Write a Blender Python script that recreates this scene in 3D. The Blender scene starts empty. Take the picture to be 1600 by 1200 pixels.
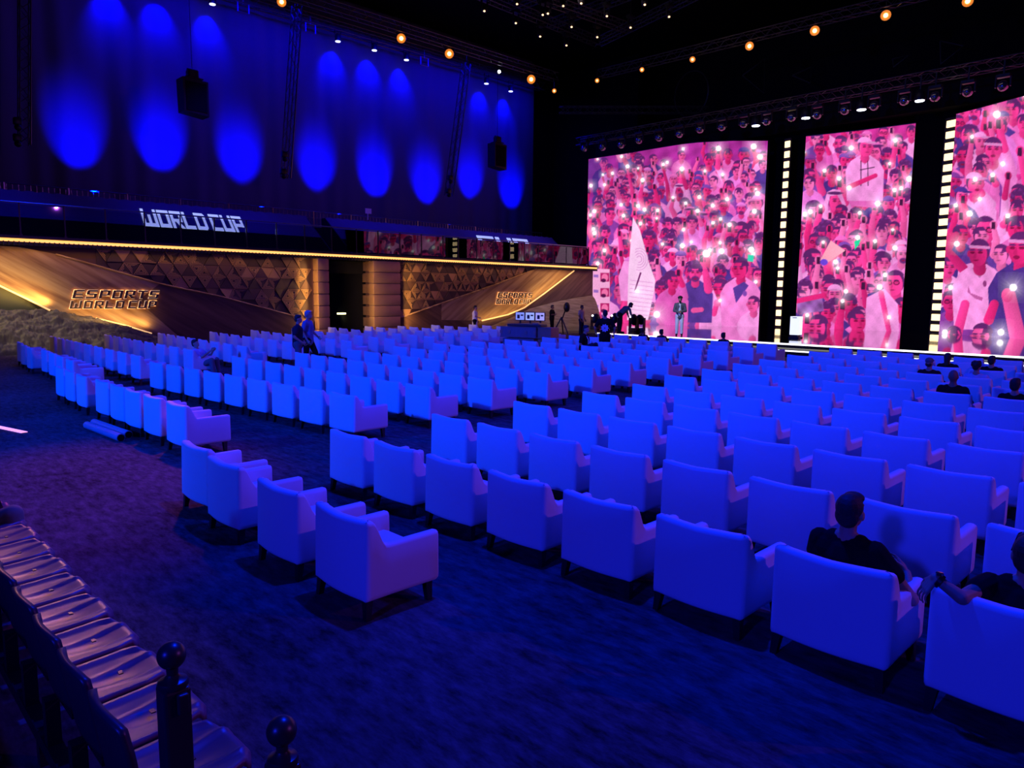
import bpy, bmesh, math, random
import numpy as np
from mathutils import Vector, Matrix, noise
random.seed(7)
rng = np.random.default_rng(11)
C = bpy.context.scene.collection
PI = math.pi

# ------------------------------------------------------------------ camera model (image taken as 1600 x 1200)
F, PITCH, ROLL, YAW, EYE = 1141.09, math.radians(6.9966), math.radians(0.5230), math.radians(-45.7909), 2.32
_fw = np.array([math.sin(YAW)*math.cos(PITCH), math.cos(YAW)*math.cos(PITCH), -math.sin(PITCH)])
_rt = np.array([math.cos(YAW), -math.sin(YAW), 0.0]); _up = np.cross(_rt, _fw)
RT = _rt*math.cos(ROLL)+_up*math.sin(ROLL); UP = -_rt*math.sin(ROLL)+_up*math.cos(ROLL)
def ray(x, y): return RT*(x-800)/F + UP*(600-y)/F + _fw
def onx(x, y, X): d = ray(x, y); return Vector(d*(X/d[0])) + Vector((0,0,EYE))
def ony(x, y, Y): d = ray(x, y); return Vector(d*(Y/d[1])) + Vector((0,0,EYE))
def onz(x, y, Z): d = ray(x, y); return Vector(d*((Z-EYE)/d[2])) + Vector((0,0,EYE))
def proj(P):
    P = np.asarray(P, float) - np.array([0,0,EYE]); d = P@_fw
    return 800+F*(P@RT)/d, 600-F*(P@UP)/d
cam = bpy.data.cameras.new('camera'); cam.sensor_width = 36; cam.lens = 36*F/1600; cam.clip_end = 200
co = bpy.data.objects.new('camera', cam); C.objects.link(co)
m = Matrix([[RT[i], UP[i], -_fw[i], 0] for i in range(3)]+[[0,0,0,1]]); m.translation = (0,0,EYE); co.matrix_world = m
bpy.context.scene.camera = co
sc = bpy.context.scene
sc.view_settings.view_transform = 'Standard'; sc.view_settings.look = 'None'; sc.view_settings.exposure = 0; sc.view_settings.gamma = 1
sc.view_settings.use_curve_mapping = False

def lin(r, g=None, b=None):
    if g is None: r, g, b = r
    f = lambda c: (c/255/12.92 if c/255 <= .04045 else ((c/255+.055)/1.055)**2.4)
    return (f(r), f(g), f(b))
# ------------------------------------------------------------------ materials
M = {}
def mat(name, col=(.5,.5,.5), rough=.6, metal=0, emit=None, es=1, spec=.5, bump=None, var=0, scale=8, alpha=None, trans=0, coat=0):
    m = bpy.data.materials.new(name); m.use_nodes = True; nt = m.node_tree; b = nt.nodes['Principled BSDF']
    b.inputs['Base Color'].default_value = (*col, 1); b.inputs['Roughness'].default_value = rough; b.inputs['Metallic'].default_value = metal
    b.inputs['Specular IOR Level'].default_value = spec
    if coat: b.inputs['Coat Weight'].default_value = coat
    if trans: b.inputs['Transmission Weight'].default_value = trans
    if emit: b.inputs['Emission Color'].default_value = (*emit, 1); b.inputs['Emission Strength'].default_value = es
    if var or bump:
        tc = nt.nodes.new('ShaderNodeTexCoord'); n = nt.nodes.new('ShaderNodeTexNoise'); n.inputs['Scale'].default_value = scale; n.inputs['Detail'].default_value = 6
        nt.links.new(tc.outputs['Object'], n.inputs['Vector'])
        if var:
            r = nt.nodes.new('ShaderNodeMix'); r.data_type = 'RGBA'
            r.inputs[6].default_value = (*[c*(1-var) for c in col], 1); r.inputs[7].default_value = (*[min(1, c*(1+var)) for c in col], 1)
            nt.links.new(n.outputs['Fac'], r.inputs[0]); nt.links.new(r.outputs[2], b.inputs['Base Color'])
        if bump:
            bp = nt.nodes.new('ShaderNodeBump'); bp.inputs['Strength'].default_value = bump; bp.inputs['Distance'].default_value = .01
            nt.links.new(n.outputs['Fac'], bp.inputs['Height']); nt.links.new(bp.outputs['Normal'], b.inputs['Normal'])
    M[name] = m; return m
mat('upholstery', (.74,.74,.77), .92, spec=.15, bump=.12, scale=180)
mat('black_wood', (.012,.011,.012), .45)
mat('black_metal', (.012,.012,.014), .4, spec=.4)
mat('black_gloss', (.01,.01,.012), .12)
mat('dark_plastic', (.02,.019,.022), .35)
mat('steel', (.25,.25,.27), .35, metal=.8)
mat('truss_metal', (.09,.09,.1), .35, metal=.7)
mat('chrome_dome', (.32,.29,.31), .18, metal=.85)
mat('void_black', (.004,.004,.005), .9, spec=.05)
mat('drape_black', (.01,.01,.012), .95, spec=.05, var=.3, scale=2)
mat('stage_floor', (.006,.006,.008), .07, spec=.9, coat=.6)
mat('skin', (.42,.24,.16), .6, var=.08, scale=20); mat('skin_dark', (.2,.105,.07), .6)
mat('hair', (.01,.008,.008), .6, bump=.5, scale=120); mat('hair_grey', (.3,.29,.3), .7)
mat('cloth_black', (.008,.008,.010), .95, spec=.1, bump=.3, scale=30); mat('cloth_navy', (.015,.018,.04), .9, spec=.1)
mat('cloth_white', (.75,.75,.75), .9, spec=.1); mat('cloth_blue', (.12,.2,.38), .9, spec=.1); mat('cloth_grey', (.12,.12,.13), .9)
mat('cloth_maroon', (.05,.012,.014), .9, spec=.1); mat('cloth_beige', (.5,.4,.33), .9); mat('cloth_khaki', (.2,.19,.12), .9); mat('cloth_pale', (.5,.55,.7), .9)
mat('lotus_print', (.62,.64,.72), .9)
mat('case_blue', (.16,.17,.22), .5, var=.2); mat('case_orange', (.42,.2,.12), .55, var=.2); mat('case_dark', (.03,.03,.035), .5)
mat('led_white', (.9,.9,.9), emit=(1,1,.86), es=2.0)
mat('led_amber', (1,.6,.2), emit=(1,.74,.36), es=2.2)
mat('lens_amber', (1,.6,.2), emit=(1,.60,.18), es=6); mat('halo_amber', (1,.5,.1), emit=(1,.26,.02), es=.75)
mat('lens_dim', (1,.7,.4), emit=(1,.62,.28), es=3)
mat('lens_white', (1,1,1), emit=(.85,.93,1), es=7)
mat('lens_cool', (1,1,1), emit=(.45,.5,1), es=4)
mat('strip_warm', (1,.7,.3), emit=(1,.40,.08), es=1.9)
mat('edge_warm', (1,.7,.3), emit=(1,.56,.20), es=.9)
mat('sign_dark', (.035,.02,.012), .5)
mat('sign_glow', (1,.8,.6), emit=(1,.60,.30), es=1.1)
mat('exit_glow', (1,1,.6), emit=(1,.95,.40), es=3)
mat('tape_glow', (1,.6,.75), emit=(1,.42,.60), es=1.0)
mat('stool_white', (.9,.9,.9), .4, emit=(.9,.95,.95), es=1.0)
mat('tube_blue', (.3,.32,.4), .35, var=.1)
mat('tribune_sheet', (.10,.11,.16), .85, var=.25, scale=.8)
mat('print_white', (.75,.8,.85), .8); mat('letters_glow', (.75,.8,.85), .8, emit=(.50,.62,.85), es=.75)  # emission added so the printed words stay white under blue light
mat('seat_plastic', (.17,.10,.11), .40, spec=.5); mat('seat_back_dark', (.03,.022,.03), .4)
mat('riser', (.02,.02,.03), .85, var=.3, scale=1.5); mat('riser_edge', (.06,.06,.08), .7)
mat('cushion_gold', (.38,.22,.10), .42, metal=.35, bump=.15, var=.12, scale=6)
mat('tile_dark', (.045,.022,.018), .6, metal=.1); mat('tile_gold', (.36,.21,.09), .45, metal=.35); mat('tile_mid', (.12,.065,.04), .5, metal=.3)
mat('panel_maroon', (.10,.045,.035), .7, var=.15, scale=1)
mat('green_dark', (.05,.055,.03), .8, var=.2, scale=1)
mat('rock', (.075,.06,.042), .7, bump=1.0, var=.8, scale=6)
mat('duct', (.02,.02,.024), .5)
mat('glass_lens', (.02,.02,.03), .05, spec=.9)

def nodes_mat(name):
    m = bpy.data.materials.new(name); m.use_nodes = True; M[name] = m
    return m, m.node_tree, m.node_tree.nodes['Principled BSDF']
# carpet: mottled short streaks
m_, nt, b = nodes_mat('carpet'); L = nt.links.new
tc = nt.nodes.new('ShaderNodeTexCoord'); mp = nt.nodes.new('ShaderNodeMapping'); mp.inputs['Scale'].default_value = (1.0, 2.6, 1); mp.inputs['Rotation'].default_value = (0,0,.1); L(tc.outputs['Object'], mp.inputs['Vector'])
n1 = nt.nodes.new('ShaderNodeTexNoise'); n1.inputs['Scale'].default_value = 4.2; n1.inputs['Detail'].default_value = 9; n1.inputs['Roughness'].default_value = .72; L(mp.outputs[0], n1.inputs['Vector'])
n2 = nt.nodes.new('ShaderNodeTexNoise'); n2.inputs['Scale'].default_value = .55; n2.inputs['Detail'].default_value = 3; L(tc.outputs['Object'], n2.inputs['Vector'])
cr = nt.nodes.new('ShaderNodeValToRGB'); cr.color_ramp.elements[0].position = .33; cr.color_ramp.elements[0].color = (.016,.014,.015,1); cr.color_ramp.elements[1].position = .75; cr.color_ramp.elements[1].color = (.145,.13,.135,1)
ad = nt.nodes.new('ShaderNodeMath'); ad.operation = 'MULTIPLY_ADD'; ad.inputs[1].default_value = .35; ad.inputs[2].default_value = -.17; L(n2.outputs['Fac'], ad.inputs[0])
a2 = nt.nodes.new('ShaderNodeMath'); a2.operation = 'ADD'; L(n1.outputs['Fac'], a2.inputs[0]); L(ad.outputs[0], a2.inputs[1]); L(a2.outputs[0], cr.inputs['Fac'])
L(cr.outputs[0], b.inputs['Base Color']); b.inputs['Roughness'].default_value = .95; b.inputs['Specular IOR Level'].default_value = .1
bp = nt.nodes.new('ShaderNodeBump'); bp.inputs['Strength'].default_value = .25; L(n1.outputs['Fac'], bp.inputs['Height']); L(bp.outputs[0], b.inputs['Normal'])
# blue-lit curtain cloth
m_, nt, b = nodes_mat('curtain'); L = nt.links.new
b.inputs['Base Color'].default_value = (.10,.10,.16,1); b.inputs['Roughness'].default_value = .9; b.inputs['Specular IOR Level'].default_value = .1
tc = nt.nodes.new('ShaderNodeTexCoord'); wv = nt.nodes.new('ShaderNodeTexWave'); wv.bands_direction = 'Y'; wv.inputs['Scale'].default_value = .35; wv.inputs['Distortion'].default_value = .8; L(tc.outputs['Object'], wv.inputs['Vector'])
bp = nt.nodes.new('ShaderNodeBump'); bp.inputs['Strength'].default_value = .12; bp.inputs['Distance'].default_value = .2; L(wv.outputs['Fac'], bp.inputs['Height']); L(bp.outputs[0], b.inputs['Normal'])
# glass of the balustrade
m_, nt, b = nodes_mat('balustrade_glass'); nt.nodes.remove(b); L = nt.links.new
tr = nt.nodes.new('ShaderNodeBsdfTransparent'); tr.inputs[0].default_value = (.86,.86,.9,1); gl = nt.nodes.new('ShaderNodeBsdfGlossy'); gl.inputs['Roughness'].default_value = .012
fr = nt.nodes.new('ShaderNodeFresnel'); fr.inputs['IOR'].default_value = 1.9; mx = nt.nodes.new('ShaderNodeMixShader')
L(fr.outputs[0], mx.inputs[0]); L(tr.outputs[0], mx.inputs[1]); L(gl.outputs[0], mx.inputs[2]); L(mx.outputs[0], nt.nodes['Material Output'].inputs['Surface'])
# printed dune panel: woven diagonal streaks of sand colours
def dune_print(name, c0, c1, c2, ang, sc=1.0):
    m_, nt, b = nodes_mat(name); L = nt.links.new
    tc = nt.nodes.new('ShaderNodeTexCoord'); mp = nt.nodes.new('ShaderNodeMapping'); m0 = nt.nodes.new('ShaderNodeMapping'); m0.inputs['Rotation'].default_value = (ang,0,0); L(tc.outputs['Object'], m0.inputs['Vector']); mp.inputs['Scale'].default_value = (1,.12*sc,1.6*sc); L(m0.outputs[0], mp.inputs['Vector'])
    n = nt.nodes.new('ShaderNodeTexNoise'); n.inputs['Scale'].default_value = 3; n.inputs['Detail'].default_value = 6; L(mp.outputs[0], n.inputs['Vector'])
    r = nt.nodes.new('ShaderNodeValToRGB'); e = r.color_ramp.elements; e[0].position = .32; e[0].color = (*c0,1); e[1].position = .7; e[1].color = (*c2,1); k = e.new(.5); k.color = (*c1,1)
    L(n.outputs['Fac'], r.inputs[0]); L(r.outputs[0], b.inputs['Base Color']); b.inputs['Roughness'].default_value = .6; b.inputs['Specular IOR Level'].default_value = .2
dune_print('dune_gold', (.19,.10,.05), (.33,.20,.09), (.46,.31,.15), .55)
dune_print('dune_brown', (.07,.035,.022), (.10,.05,.03), (.15,.08,.045), .5)  # the darker brown part of the printed artwork
dune_print('dune_gold_mirror', (.19,.10,.05), (.33,.20,.09), (.46,.31,.15), -.55)
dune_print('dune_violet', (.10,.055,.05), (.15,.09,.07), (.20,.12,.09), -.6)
dune_print('sand_mound', (.17,.13,.09), (.25,.20,.14), (.33,.27,.19), .1, 2.2)
# LED picture: colours carried by the pixels of the wall
m_, nt, b = nodes_mat('led_picture'); nt.nodes.remove(b)
at = nt.nodes.new('ShaderNodeAttribute'); at.attribute_name = 'pixel'; em = nt.nodes.new('ShaderNodeEmission'); em.inputs['Strength'].default_value = 1.0
nt.links.new(at.outputs['Color'], em.inputs[0]); nt.links.new(em.outputs[0], nt.nodes['Material Output'].inputs['Surface'])

# ------------------------------------------------------------------ geometry helpers
class MB:
    def __init__(s): s.v = []; s.f = []; s.mi = []; s.k = 0
    def add(s, vs, fs):
        o = len(s.v); s.v += [tuple(p) for p in vs]; s.f += [tuple(i+o for i in f) for f in fs]; s.mi += [s.k]*len(fs); return s
    def box(s, c, d, rot=None):
        vs = [Vector((x*d[0]/2, y*d[1]/2, z*d[2]/2)) for x in (-1,1) for y in (-1,1) for z in (-1,1)]
        if rot is not None: vs = [rot@v for v in vs]
        return s.add([v+Vector(c) for v in vs], [(0,1,3,2),(4,6,7,5),(0,4,5,1),(2,3,7,6),(0,2,6,4),(1,5,7,3)])
    def bbox(s, c, d, bev, rot=None):   # bevelled box
        b = bmesh.new(); bmesh.ops.create_cube(b, size=1)
        for v in b.verts: v.co = Vector((v.co.x*d[0], v.co.y*d[1], v.co.z*d[2]))
        bmesh.ops.bevel(b, geom=b.edges[:], offset=bev, segments=2, affect='EDGES', profile=.5)
        b.verts.index_update()
        vs = [v.co.copy() for v in b.verts]
        if rot is not None: vs = [rot@v for v in vs]
        s.add([v+Vector(c) for v in vs], [[v.index for v in f.verts] for f in b.faces]); b.free(); return s
    def tube(s, pts, r, n=8, cap=True):
        pts = [Vector(p) for p in pts]; rs = r if isinstance(r, (list,tuple)) else [r]*len(pts); vs = []; fs = []
        for i, p in enumerate(pts):
            t = (pts[min(i+1,len(pts)-1)]-pts[max(i-1,0)]).normalized(); a = t.orthogonal().normalized() if abs(t.z) > .99 else t.cross(Vector((0,0,1))).normalized(); b_ = t.cross(a)
            vs += [p+(a*math.cos(2*PI*j/n)+b_*math.sin(2*PI*j/n))*rs[i] for j in range(n)]
        for i in range(len(pts)-1):
            for j in range(n): fs.append((i*n+j, i*n+(j+1)%n, (i+1)*n+(j+1)%n, (i+1)*n+j))
        if cap: fs.append(tuple(range(n))[::-1]); fs.append(tuple(range((len(pts)-1)*n, len(pts)*n)))
        return s.add(vs, fs)
    def lathe(s, prof, c=(0,0,0), n=16, ax='z', rot=None):
        vs = []; fs = []
        for r, h in prof:
            for j in range(n):
                a = 2*PI*j/n; p = Vector((r*math.cos(a), r*math.sin(a), h))
                if rot is not None: p = rot@p
                vs.append(p+Vector(c))
        for i in range(len(prof)-1):
            for j in range(n): fs.append((i*n+j, i*n+(j+1)%n, (i+1)*n+(j+1)%n, (i+1)*n+j))
        fs.append(tuple(range(n))[::-1]); fs.append(tuple(range((len(prof)-1)*n, len(prof)*n)))
        return s.add(vs, fs)
    def ball(s, c, r, n=14, m_=9, rot=None):
        r = r if isinstance(r, (tuple,list)) else (r,r,r); prof = []; vs = []; fs = []
        for i in range(m_+1):
            th = PI*i/m_
            for j in range(n):
                a = 2*PI*j/n; p = Vector((r[0]*math.sin(th)*math.cos(a), r[1]*math.sin(th)*math.sin(a), -r[2]*math.cos(th)))
                if rot is not None: p = rot@p
                vs.append(p+Vector(c))
        for i in range(m_):
            for j in range(n): fs.append((i*n+j, i*n+(j+1)%n, (i+1)*n+(j+1)%n, (i+1)*n+j))
        return s.add(vs, fs)
    def prism(s, poly, d):       # poly: 3-D points, extruded by vector d
        poly = [Vector(p) for p in poly]; d = Vector(d); n = len(poly)
        return s.add(poly+[p+d for p in poly], [tuple(range(n)), tuple(range(2*n-1, n-1, -1))]+[(i, i+n, (i+1)%n+n, (i+1)%n) for i in range(n)])
    def build(s, name, mats, parent=None, smooth=False, fix=True):
        me = bpy.data.meshes.new(name); me.from_pydata([tuple(v) for v in s.v], [], s.f)
        if isinstance(mats, str): mats = [mats]
        for k in mats: me.materials.append(M[k])
        if len(mats) > 1: me.polygons.foreach_set('material_index', s.mi)
        if fix:
            b = bmesh.new(); b.from_mesh(me); bmesh.ops.remove_doubles(b, verts=b.verts, dist=1e-5); bmesh.ops.recalc_face_normals(b, faces=b.faces); b.to_mesh(me); b.free()
        if smooth:
            me.polygons.foreach_set('use_smooth', [True]*len(me.polygons))
            if smooth != 'all':
                try: me.set_sharp_from_angle(angle=math.radians(40))
                except Exception: pass
        o = bpy.data.objects.new(name, me); C.objects.link(o)
        if parent is not None: o.parent = parent
        return o
def tag(o, label, cat, group=None, kind=None):
    o['label'] = label; o['category'] = cat
    if group: o['group'] = group
    if kind: o['kind'] = kind
    return o
def empty(name, loc, rz=0, label=None, cat=None, group=None):
    o = bpy.data.objects.new(name, None); o.empty_display_size = .1; C.objects.link(o); o.location = loc; o.rotation_euler = (0,0,rz)
    if label: tag(o, label, cat, group)
    return o
def dup(root, loc=None, rz=None, label=None, group=None):
    r = root.copy(); C.objects.link(r)
    if loc is not None: r.location = loc
    if rz is not None: r.rotation_euler = (0,0,rz)
    if label: r['label'] = label
    if group: r['group'] = group
    for ch in root.children:
        c = ch.copy(); C.objects.link(c); c.parent = r
        for g in ch.children:
            d = g.copy(); C.objects.link(d); d.parent = c
    return r
def struct(name, mb, mats, smooth=False):
    o = mb.build(name, mats, smooth=smooth); o['kind'] = 'structure'; return o
def light(name, kind, loc, power, col, aim=None, size=.3, size_y=None, cone=None, blend=.5, spread=None):
    l = bpy.data.lights.new(name, kind); l.energy = power; l.color = col
    if kind == 'AREA':
        l.size = size
        if size_y: l.shape = 'RECTANGLE'; l.size_y = size_y
        if spread: l.spread = spread
    else: l.shadow_soft_size = size
    if kind == 'SPOT': l.spot_size = cone; l.spot_blend = blend
    o = bpy.data.objects.new(name, l); C.objects.link(o); o.location = loc
    if aim is not None: o.rotation_euler = (Vector(aim)-Vector(loc)).to_track_quat('-Z', 'Y').to_euler()
    return o
ORD = ['first','second','third','fourth','fifth','sixth','seventh','eighth','ninth','tenth','eleventh','twelfth','thirteenth','fourteenth']
# ------------------------------------------------------------------ armchairs
CW, CD, CH, AH, ZB, ZS = .735, .64, .725, .535, .145, .40    # width, depth, back height, arm height, underside, seat height
def shell_bm():
    # walk the U-shaped outside of the chair from the left arm front, round the back, to the right arm front
    path = []; hw = CW/2; r = .055
    yf = CD/2; yb = -CD/2
    def pt(x, y, nx, ny, kind): path.append((x, y, nx, ny, kind))
    AR = [0,.15,.3,.45,.58,.66,.72,.78,.83,.88,.92,.96,1]
    for t in AR: pt(-hw, yf+(yb+r-yf)*t, 1, 0, 'a')
    for t in np.linspace(.15, 1, 5): a = t*PI/2; pt(-hw+r-r*math.cos(a), yb+r-r*math.sin(a), math.cos(a), math.sin(a), 'c')
    for t in np.linspace(.08, .92, 11): x = (-hw+r)+(2*hw-2*r)*t; pt(x, yb-.028*math.sin(PI*t), .10*math.cos(PI*t), 1, 'b')
    for t in np.linspace(0, .85, 5): a = PI/2-t*PI/2; pt(hw-r+r*math.cos(a), yb+r-r*math.sin(a), -math.cos(a), math.sin(a), 'c')
    for t in AR[::-1]: pt(hw, yf+(yb+r-yf)*t, -1, 0, 'a')
    prof = []
    def top(y):   # height from how far forward the point is
        d = y-yb
        k = min(1, max(0, (d-.075)/.12)); k = k*k*(3-2*k)
        return CH+(AH-CH)*k + .012*max(0, d-.25)
    rings = []
    for (x, y, nx, ny, kind) in path:
        l = math.hypot(nx, ny); nx /= l; ny /= l
        d = y-yb; k = min(1, max(0, (d-.03)/.2)); th = .135+(.088-.135)*k
        zt = top(y); rr = .032
        if kind == 'b' : zt -= .012*(1-abs(x)/hw)*1.0
        ring = []
        lean = lambda z: -.0 if kind == 'a' else .020*(z-ZB)/(CH-ZB)      # back leans slightly
        base_in = .012
        for (o, z) in ((th*.5, ZB), (.022, ZB), (.006, ZB+.012), (0, ZB+.04), (0, (ZB+zt)/2), (0, zt-rr), (rr*.3, zt-rr*.3), (rr, zt), (th-rr, zt), (th-rr*.3, zt-rr*.3), (th, zt-rr), (th, ZS+.02), (th, ZS-.14)):
            f_ = o/th; ta, tb = .088, .088
            if kind == 'a': q = (math.copysign(hw-ta*f_, x), max(y, yb+tb*f_))
            elif kind == 'b': q = (max(-hw+ta*f_, min(hw-ta*f_, x)), y+tb*f_)
            else:
                k_ = min(1, o/.03); q0 = (x, y); q1 = (math.copysign(min(abs(x), hw-ta*f_), x), max(y, yb+tb*f_)); q = (q0[0]+(q1[0]-q0[0])*1, q1[1])
            ring.append((q[0], q[1]+lean(z)*(0 if kind == 'a' else 1)*ny, z))
        rings.append(ring)
    vs = [p for r_ in rings for p in r_]; n = len(rings[0]); fs = []
    for i in range(len(rings)-1):
        for j in range(n): fs.append((i*n+j, (i+1)*n+j, (i+1)*n+(j+1)%n, i*n+(j+1)%n))
    mb = MB(); mb.add(vs, fs)
    for e, sg in ((0, 1), (len(rings)-1, -1)):      # rounded arm fronts
        ring = rings[e]; cx = sum(p[0] for p in ring)/n; cz = sum(p[2] for p in ring)/n
        fr = [((p[0]-cx)*.78+cx, p[1]+.022, (p[2]-cz)*.95+cz) for p in ring]
        o = len(mb.v); mb.v += fr; b0 = e*n
        for j in range(n): mb.f.append((b0+j, o+j, o+(j+1)%n, b0+(j+1)%n)); mb.mi.append(0)
        mb.f.append(tuple(o+j for j in range(n))); mb.mi.append(0)
    return mb
def make_chair():
    t = empty('armchair', (0,0,0))
    shell_bm().build('upholstered_shell', 'upholstery', t, smooth='all')
    mb = MB(); mb.bbox((0, .035, ZS-.07), (CW-.185, CD-.12, .17), .045); mb.build('seat_cushion', 'upholstery', t, smooth='all')
    mb = MB(); mb.box((0, .01, ZB+.035), (CW-.12, CD-.08, .07)); mb.build('base_frame', 'black_wood', t)
    for sx in (-1, 1):
        for sy in (-1, 1):
            mb = MB(); x, y = sx*(CW/2-.055), sy*(CD/2-.055); dx, dy = sx*.018, (sy*.018 if sy < 0 else 0)
            a, b_ = .030, .021
            top = [(x-a, y-a, ZB+.02), (x+a, y-a, ZB+.02), (x+a, y+a, ZB+.02), (x-a, y+a, ZB+.02)]
            bot = [(x+dx-b_, y+dy-b_, 0), (x+dx+b_, y+dy-b_, 0), (x+dx+b_, y+dy+b_, 0), (x+dx-b_, y+dy+b_, 0)]
            mb.add(top+bot, [(0,1,2,3),(7,6,5,4),(0,4,5,1),(1,5,6,2),(2,6,7,3),(3,7,4,0)]); mb.build('leg', 'black_wood', t)
    return t
CHAIR = make_chair(); _used = [False]; CH_POS = {}
def put_chair(key, X, Y, rz, label):
    c, s = math.cos(rz), math.sin(rz); ax, ay = CW/2-.02, CD/2-.005
    loc = (X + c*ax - s*ay, Y + s*ax + c*ay, 0)
    if not _used[0]:
        o = CHAIR; _used[0] = True; o.location = loc; o.rotation_euler = (0,0,rz); o['label'] = label; o['group'] = 'white armchairs facing the stage'
    else: o = dup(CHAIR, loc, rz, label, 'white armchairs facing the stage')
    o['category'] = 'armchair'; CH_POS[key] = (loc, rz); return o
def rown(i): return 'rearmost row' if i == 0 else ORD[i]+' row from back'
# right-hand block: (X of first back corner, Y at X=0, row slope, number)
RIGHT = [(-7.571,4.401,.006,9),(-7.661,5.952,.002,9),(-7.783,7.521,-.008,9),(-7.837,8.925,-.041,9),(-7.93,10.464,-.037,8),(-8.442,12.094,-.052,8),(-8.616,13.64,-.069,8),(-8.85,15.057,-.107,8),(-9.029,16.488,-.13,8),(-9.214,18.504,-.123,8),(-9.387,20.3,-.12,7),(-9.59,21.829,-.16,7)]
for k, (px, py, x) in enumerate([(277,689,0),(318,713,0),(391,749,0),(487,786,0)]):
    P = onz(px, py, CH); put_chair(('short',0,k), P.x, 2.70 + (.12 if k == 0 else .03 if k == 1 else 0), 0, f'white armchair, {ORD[k]} from left in the short row of four nearest the camera')
for i, (x0, y0, s, n) in enumerate(RIGHT):
    for k in range(n):
        X = x0+.917*k; lab = f'white armchair, right block, {rown(i)}, {ORD[k]} from the aisle'
        put_chair(('right',i,k), X, y0+s*X, math.atan(s)*.6, lab)
# middle block: (X of last chair, spacing, Y at X=0, slope)
MID = [(-10.496,.900,6.671,.059),(-10.62,.916,7.648,0),(-10.696,.931,8.788,-.037),(-10.869,.921,10.532,-.033),(-10.967,.938,11.848,-.056),(-11.165,.955,13.263,-.075),(-11.277,.955,15.084,-.07),(-11.38,.949,16.85,-.063),(-11.635,.93,18.537,-.082),(-11.85,.93,20.675,-.062),(-12.1,.93,22.59,-.071)]
for k, X in enumerate([-14.70,-13.83,-13.03,-12.12,-11.12]): put_chair(('mid',0,k), X, 3.73, .01, f'white armchair, middle block, rearmost row, {ORD[k]} from left')
for k, X in enumerate([-17.76,-16.86,-15.90]): put_chair(('gap',0,k), X, 3.77-.03*k, -.03, f'white armchair, {ORD[k]} from left in the three left of the rearmost middle row')
for i, (xe, a, y0, s) in enumerate(MID):
    for k in range(9):
        X = xe-a*(8-k)
        put_chair(('mid',i+1,k), X, y0+s*X, math.atan(s)*.6, f'white armchair, middle block, {rown(i+1)}, {ORD[k]} from left')
LEFT = [(-20.0,1.22,5.322,-.03,9),(-21.22,1.22,6.943,-.034,8),(-21.6,1.17,8.165,-.056,8),(-22.6,1.17,9.98,-.06,7),(-21.9,1.17,11.641,-.068,8),(-22.0,1.17,13.176,-.081,8),(-22.26,1.2,14.9,-.091,8),(-22.5,1.15,16.9,-.09,8),(-23.1,1.15,17.9,-.11,7),(-22.8,1.2,20.6,-.09,7),(-24.6,1.2,22.4,-.1,5)]
for k, (x, y) in enumerate([(-26.95,4.74),(-25.75,4.62),(-24.45,4.52),(-23.21,4.62),(-22.05,4.55),(-20.85,4.46),(-19.62,4.39)]):
    put_chair(('left',0,k), x, y, -.05, f'white armchair, left block, rearmost row, {ORD[k]} from left')
for i, (xe, a, y0, s, n) in enumerate(LEFT):
    for k in range(n):
        X = xe-a*(n-1-k)
        if X < -30.6: X = -30.6+.0*k
        put_chair(('left',i+1,k), X, y0+s*X, math.atan(s), f'white armchair, left block, {rown(i+1)}, {ORD[k]} from left')
# a chair turned aside near the control desk
P = onz(855, 515.6, CH); put_chair(('turned',0,0), P.x, P.y, -.5, 'white armchair turned aside beside the control desk, glowing orange on its right')
# ------------------------------------------------------------------ setting
WX, WEND, ZBAL = -32.2, 38.9, 3.95
mb = MB(); mb.box((-12, 21, -.05), (62, 62, .1)); struct('floor', mb, 'carpet')
mb = MB(); mb.box((-12, 21, 20.1), (62, 62, .2)); struct('ceiling', mb, 'void_black')
mb = MB(); mb.box((-12, 49, 10), (62, .3, 20)); struct('wall_back', mb, 'drape_black')
mb = MB(); mb.box((WX-.15, (WEND-6)/2, ZBAL/2), (.25, WEND+6, ZBAL))
o = struct('wall_left', mb, 'panel_maroon')
# door opening (recess) cut as a dark box in front of nothing: real hole made with wall pieces
bpy.data.objects.remove(o, do_unlink=True)
YL0, YL1, YR0, YR1 = onx(484,450,WX).y, onx(515,450,WX+.45).y, onx(584,450,WX+.45).y, onx(626,450,WX).y
mb = MB()
for a, b_ in ((-6, YL1), (YR0, WEND)): mb.box((WX-.15, (a+b_)/2, ZBAL/2), (.3, b_-a, ZBAL))
struct('wall_left', mb, 'panel_maroon')
mb = MB(); mb.box((WX-1.5, (YL1+YR0)/2, ZBAL/2), (.2, YR0-YL1+1.0, ZBAL)); mb.box((WX-.9, YL1-.1, ZBAL/2), (1.2, .2, ZBAL)); mb.box((WX-.9, YR0+.1, ZBAL/2), (1.2, .2, ZBAL)); struct('trim_1', mb, 'void_black')
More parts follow.
